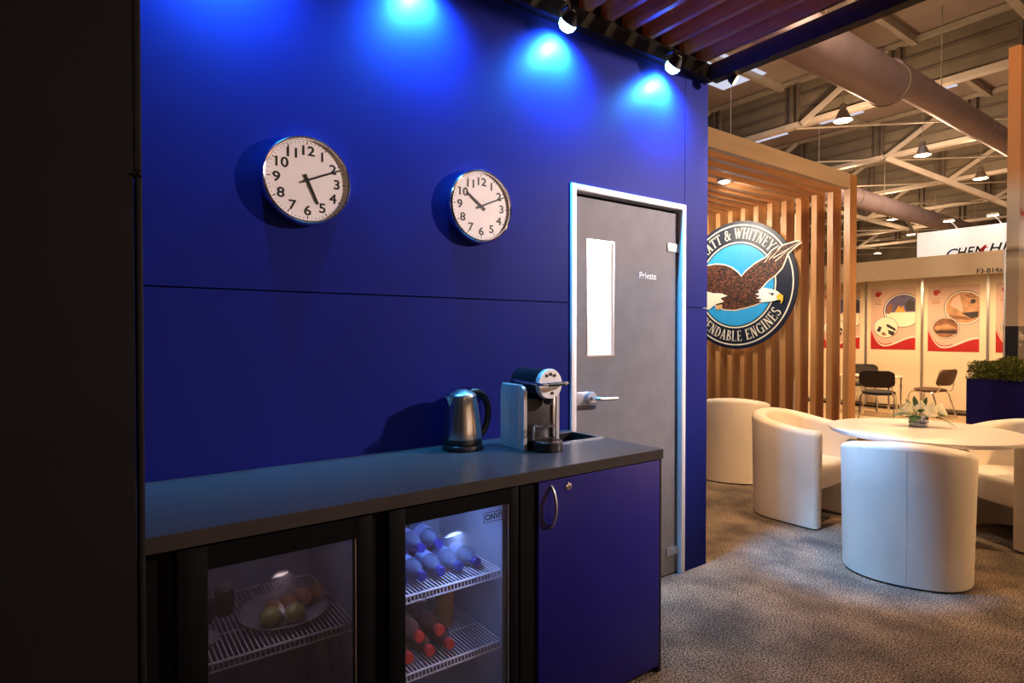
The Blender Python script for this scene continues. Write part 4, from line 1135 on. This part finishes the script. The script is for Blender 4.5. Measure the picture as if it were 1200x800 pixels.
# glowing panels standing in for pale light reflections on the roof
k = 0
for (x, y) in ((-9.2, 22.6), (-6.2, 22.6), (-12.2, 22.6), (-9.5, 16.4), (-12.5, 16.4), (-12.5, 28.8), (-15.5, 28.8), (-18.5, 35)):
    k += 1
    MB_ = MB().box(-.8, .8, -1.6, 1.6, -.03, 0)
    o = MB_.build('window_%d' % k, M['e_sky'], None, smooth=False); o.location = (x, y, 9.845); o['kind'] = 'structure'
# high-bay lamps
HL = ['brightest hanging high bay lamp under the big duct', 'hanging high bay lamp in the middle of the row right of the oak post', 'hanging high bay lamp farthest right in the row',
      'small far high bay lamp beside the top of the oak post', 'small far high bay lamp above the small duct', 'small far high bay lamp left of the white sign box', 'tiny far high bay lamp low by the fascia',
      'high bay lamp over the lounge', 'high bay lamp over the aisle facing the counter', 'high bay lamp beyond the banner tower', 'high bay lamp over the poster stand', 'high bay lamp over the aisle behind the viewer']
proto = None
for i, loc in enumerate(BAYS + BAYS_ADDED):
    if proto is None:
        proto = empty('high_bay_lamp', loc, 0, HL[0], 'lamp', 'high bay lamps hanging in the hall')
        MB().lathe([(.09, .30), (.12, .28), (.19, .10), (.25, 0), (.24, 0), (.18, .10), (.09, .27)], seg=28).build('shade', M['lampbody'], proto)
        MB().lathe([(0, .48), (.07, .48), (.09, .44), (.09, .29), (0, .29)], seg=20).build('housing', M['lampbody'], proto)
        MB().lathe([(0, .02), (.16, .03), (.19, .06), (0, .12)], seg=20).build('bulb', M['e_warm'], proto)
        MB().tube([(0, 0, .48), (0, 0, 2.34)], .012, 6).build('hanging_rod', M['hallsteel'], proto)
    else:
        e = copy_tree(proto); e.location = loc; e['label'] = HL[i]
    lamp('bay_light', 'POINT', (loc[0], loc[1], loc[2] - .08), P_BAY if i < len(BAYS) else P_BAY_ADDED[i - len(BAYS)], HALL, .25)
# stand lights of the neighbour and the light behind the screen, plus unseen fill lamps added for reflections
for i, (x, y, pw) in enumerate(((-2.3, 10.5, 165), (-1.1, 10.5, 165), (-4.2, 10.5, 165), (2.5, 10.3, 350), (5.0, 10.3, 350), (7.5, 10.3, 350), (8.2, 1.8, 260), (8.2, 4.6, 260))):
    e = empty('stand_downlight', (x, y, 2.34), 0, 'warm downlight behind the cream fascia board, %s' % ('middle', 'right', 'left', 'first beyond the tower', 'second beyond the tower', 'third beyond the tower', 'near pale aisle wall', 'far pale aisle wall')[i], 'light', 'downlights behind the fascia')
    MB().lathe([(0, .039), (.05, .039), (.05, -.02), (.042, -.02), (.040, .02), (0, .02)], seg=20).build('housing', M['white'], e)
    MB().lathe([(0, -.012), (.04, -.008), (.04, .01), (0, .01)], seg=20).build('lens', M['e_warm'], e)
    lamp('stand_light', 'SPOT', (x, y, 2.31), pw, (1, .62, .31) if x < 8 else (1, .82, .74), .06, (x, y + .55, .4) if x < 8 else (x + .6, y, .4), 150, .8)

lamp('blue_spill', 'SPOT', (WASH[3][0] + .03, WASH[3][1] + .02, WASH[3][2] - .03), P_SPILL, (.06, .42, 1), .03, (.46, 3.52, .36), 27, .7)

# added unseen spotlight on a slim stand, brightens wall and lounge from the right
e = empty('stand_spotlight', (KEY[0], KEY[1], 0), 0, 'black stand spotlight at the aisle side of the lounge, facing the door', 'spotlight')
MB().tube([(0, 0, .013), (0, 0, 2.88)], .014, 10).build('pole', M['fascia'], e)
MB().lathe([(0, 0), (.20, 0), (.20, .012), (.03, .02), (0, .02)], seg=28).build('base_plate', M['fascia'], e)
q = (Vector(KEY) - Vector((0, 1.9, 1.5))).normalized().to_track_quat('Z', 'Y').to_matrix().to_4x4()
MB().lathe([(0, .16), (.05, .16), (.075, .10), (.08, 0), (.074, 0), (.068, .03), (0, .04)], seg=28, M=Matrix.Translation((0, 0, KEY[2])) @ q).build('lamp_head', M['fascia'], e)
MB().lathe([(0, .025), (.066, .025), (.066, .012), (0, .006)], seg=24, M=Matrix.Translation((0, 0, KEY[2])) @ q).build('lens', M['e_white'], e)
lamp('key', 'SPOT', Vector(KEY) + (Vector((0, 1.9, 1.5)) - Vector(KEY)).normalized() * .05, P_KEY, KEYC, .08, (0, 1.75, 1.72), 46, .7)
lamp('lounge_warm', 'SPOT', Vector(KEY) + Vector((-.11, -.03, -.28)), P_WARM, (1, .58, .27), .05, (-.7, 4.6, .45), 70, .7)  # warm fill from the second head of the added spotlight
q2 = (Vector(KEY) - Vector((-.7, 4.6, .45 + .25))).normalized().to_track_quat('Z', 'Y').to_matrix().to_4x4()
MB().lathe([(0, .12), (.04, .12), (.055, .08), (.06, 0), (.054, 0), (.050, .02), (0, .03)], seg=28, M=Matrix.Translation((-.05, -.01, KEY[2] - .25)) @ q2).build('lamp_head', M['fascia'], e)
MB().lathe([(0, .018), (.049, .018), (.049, .008), (0, .004)], seg=24, M=Matrix.Translation((-.05, -.01, KEY[2] - .25)) @ q2).build('lens', M['e_warm'], e)
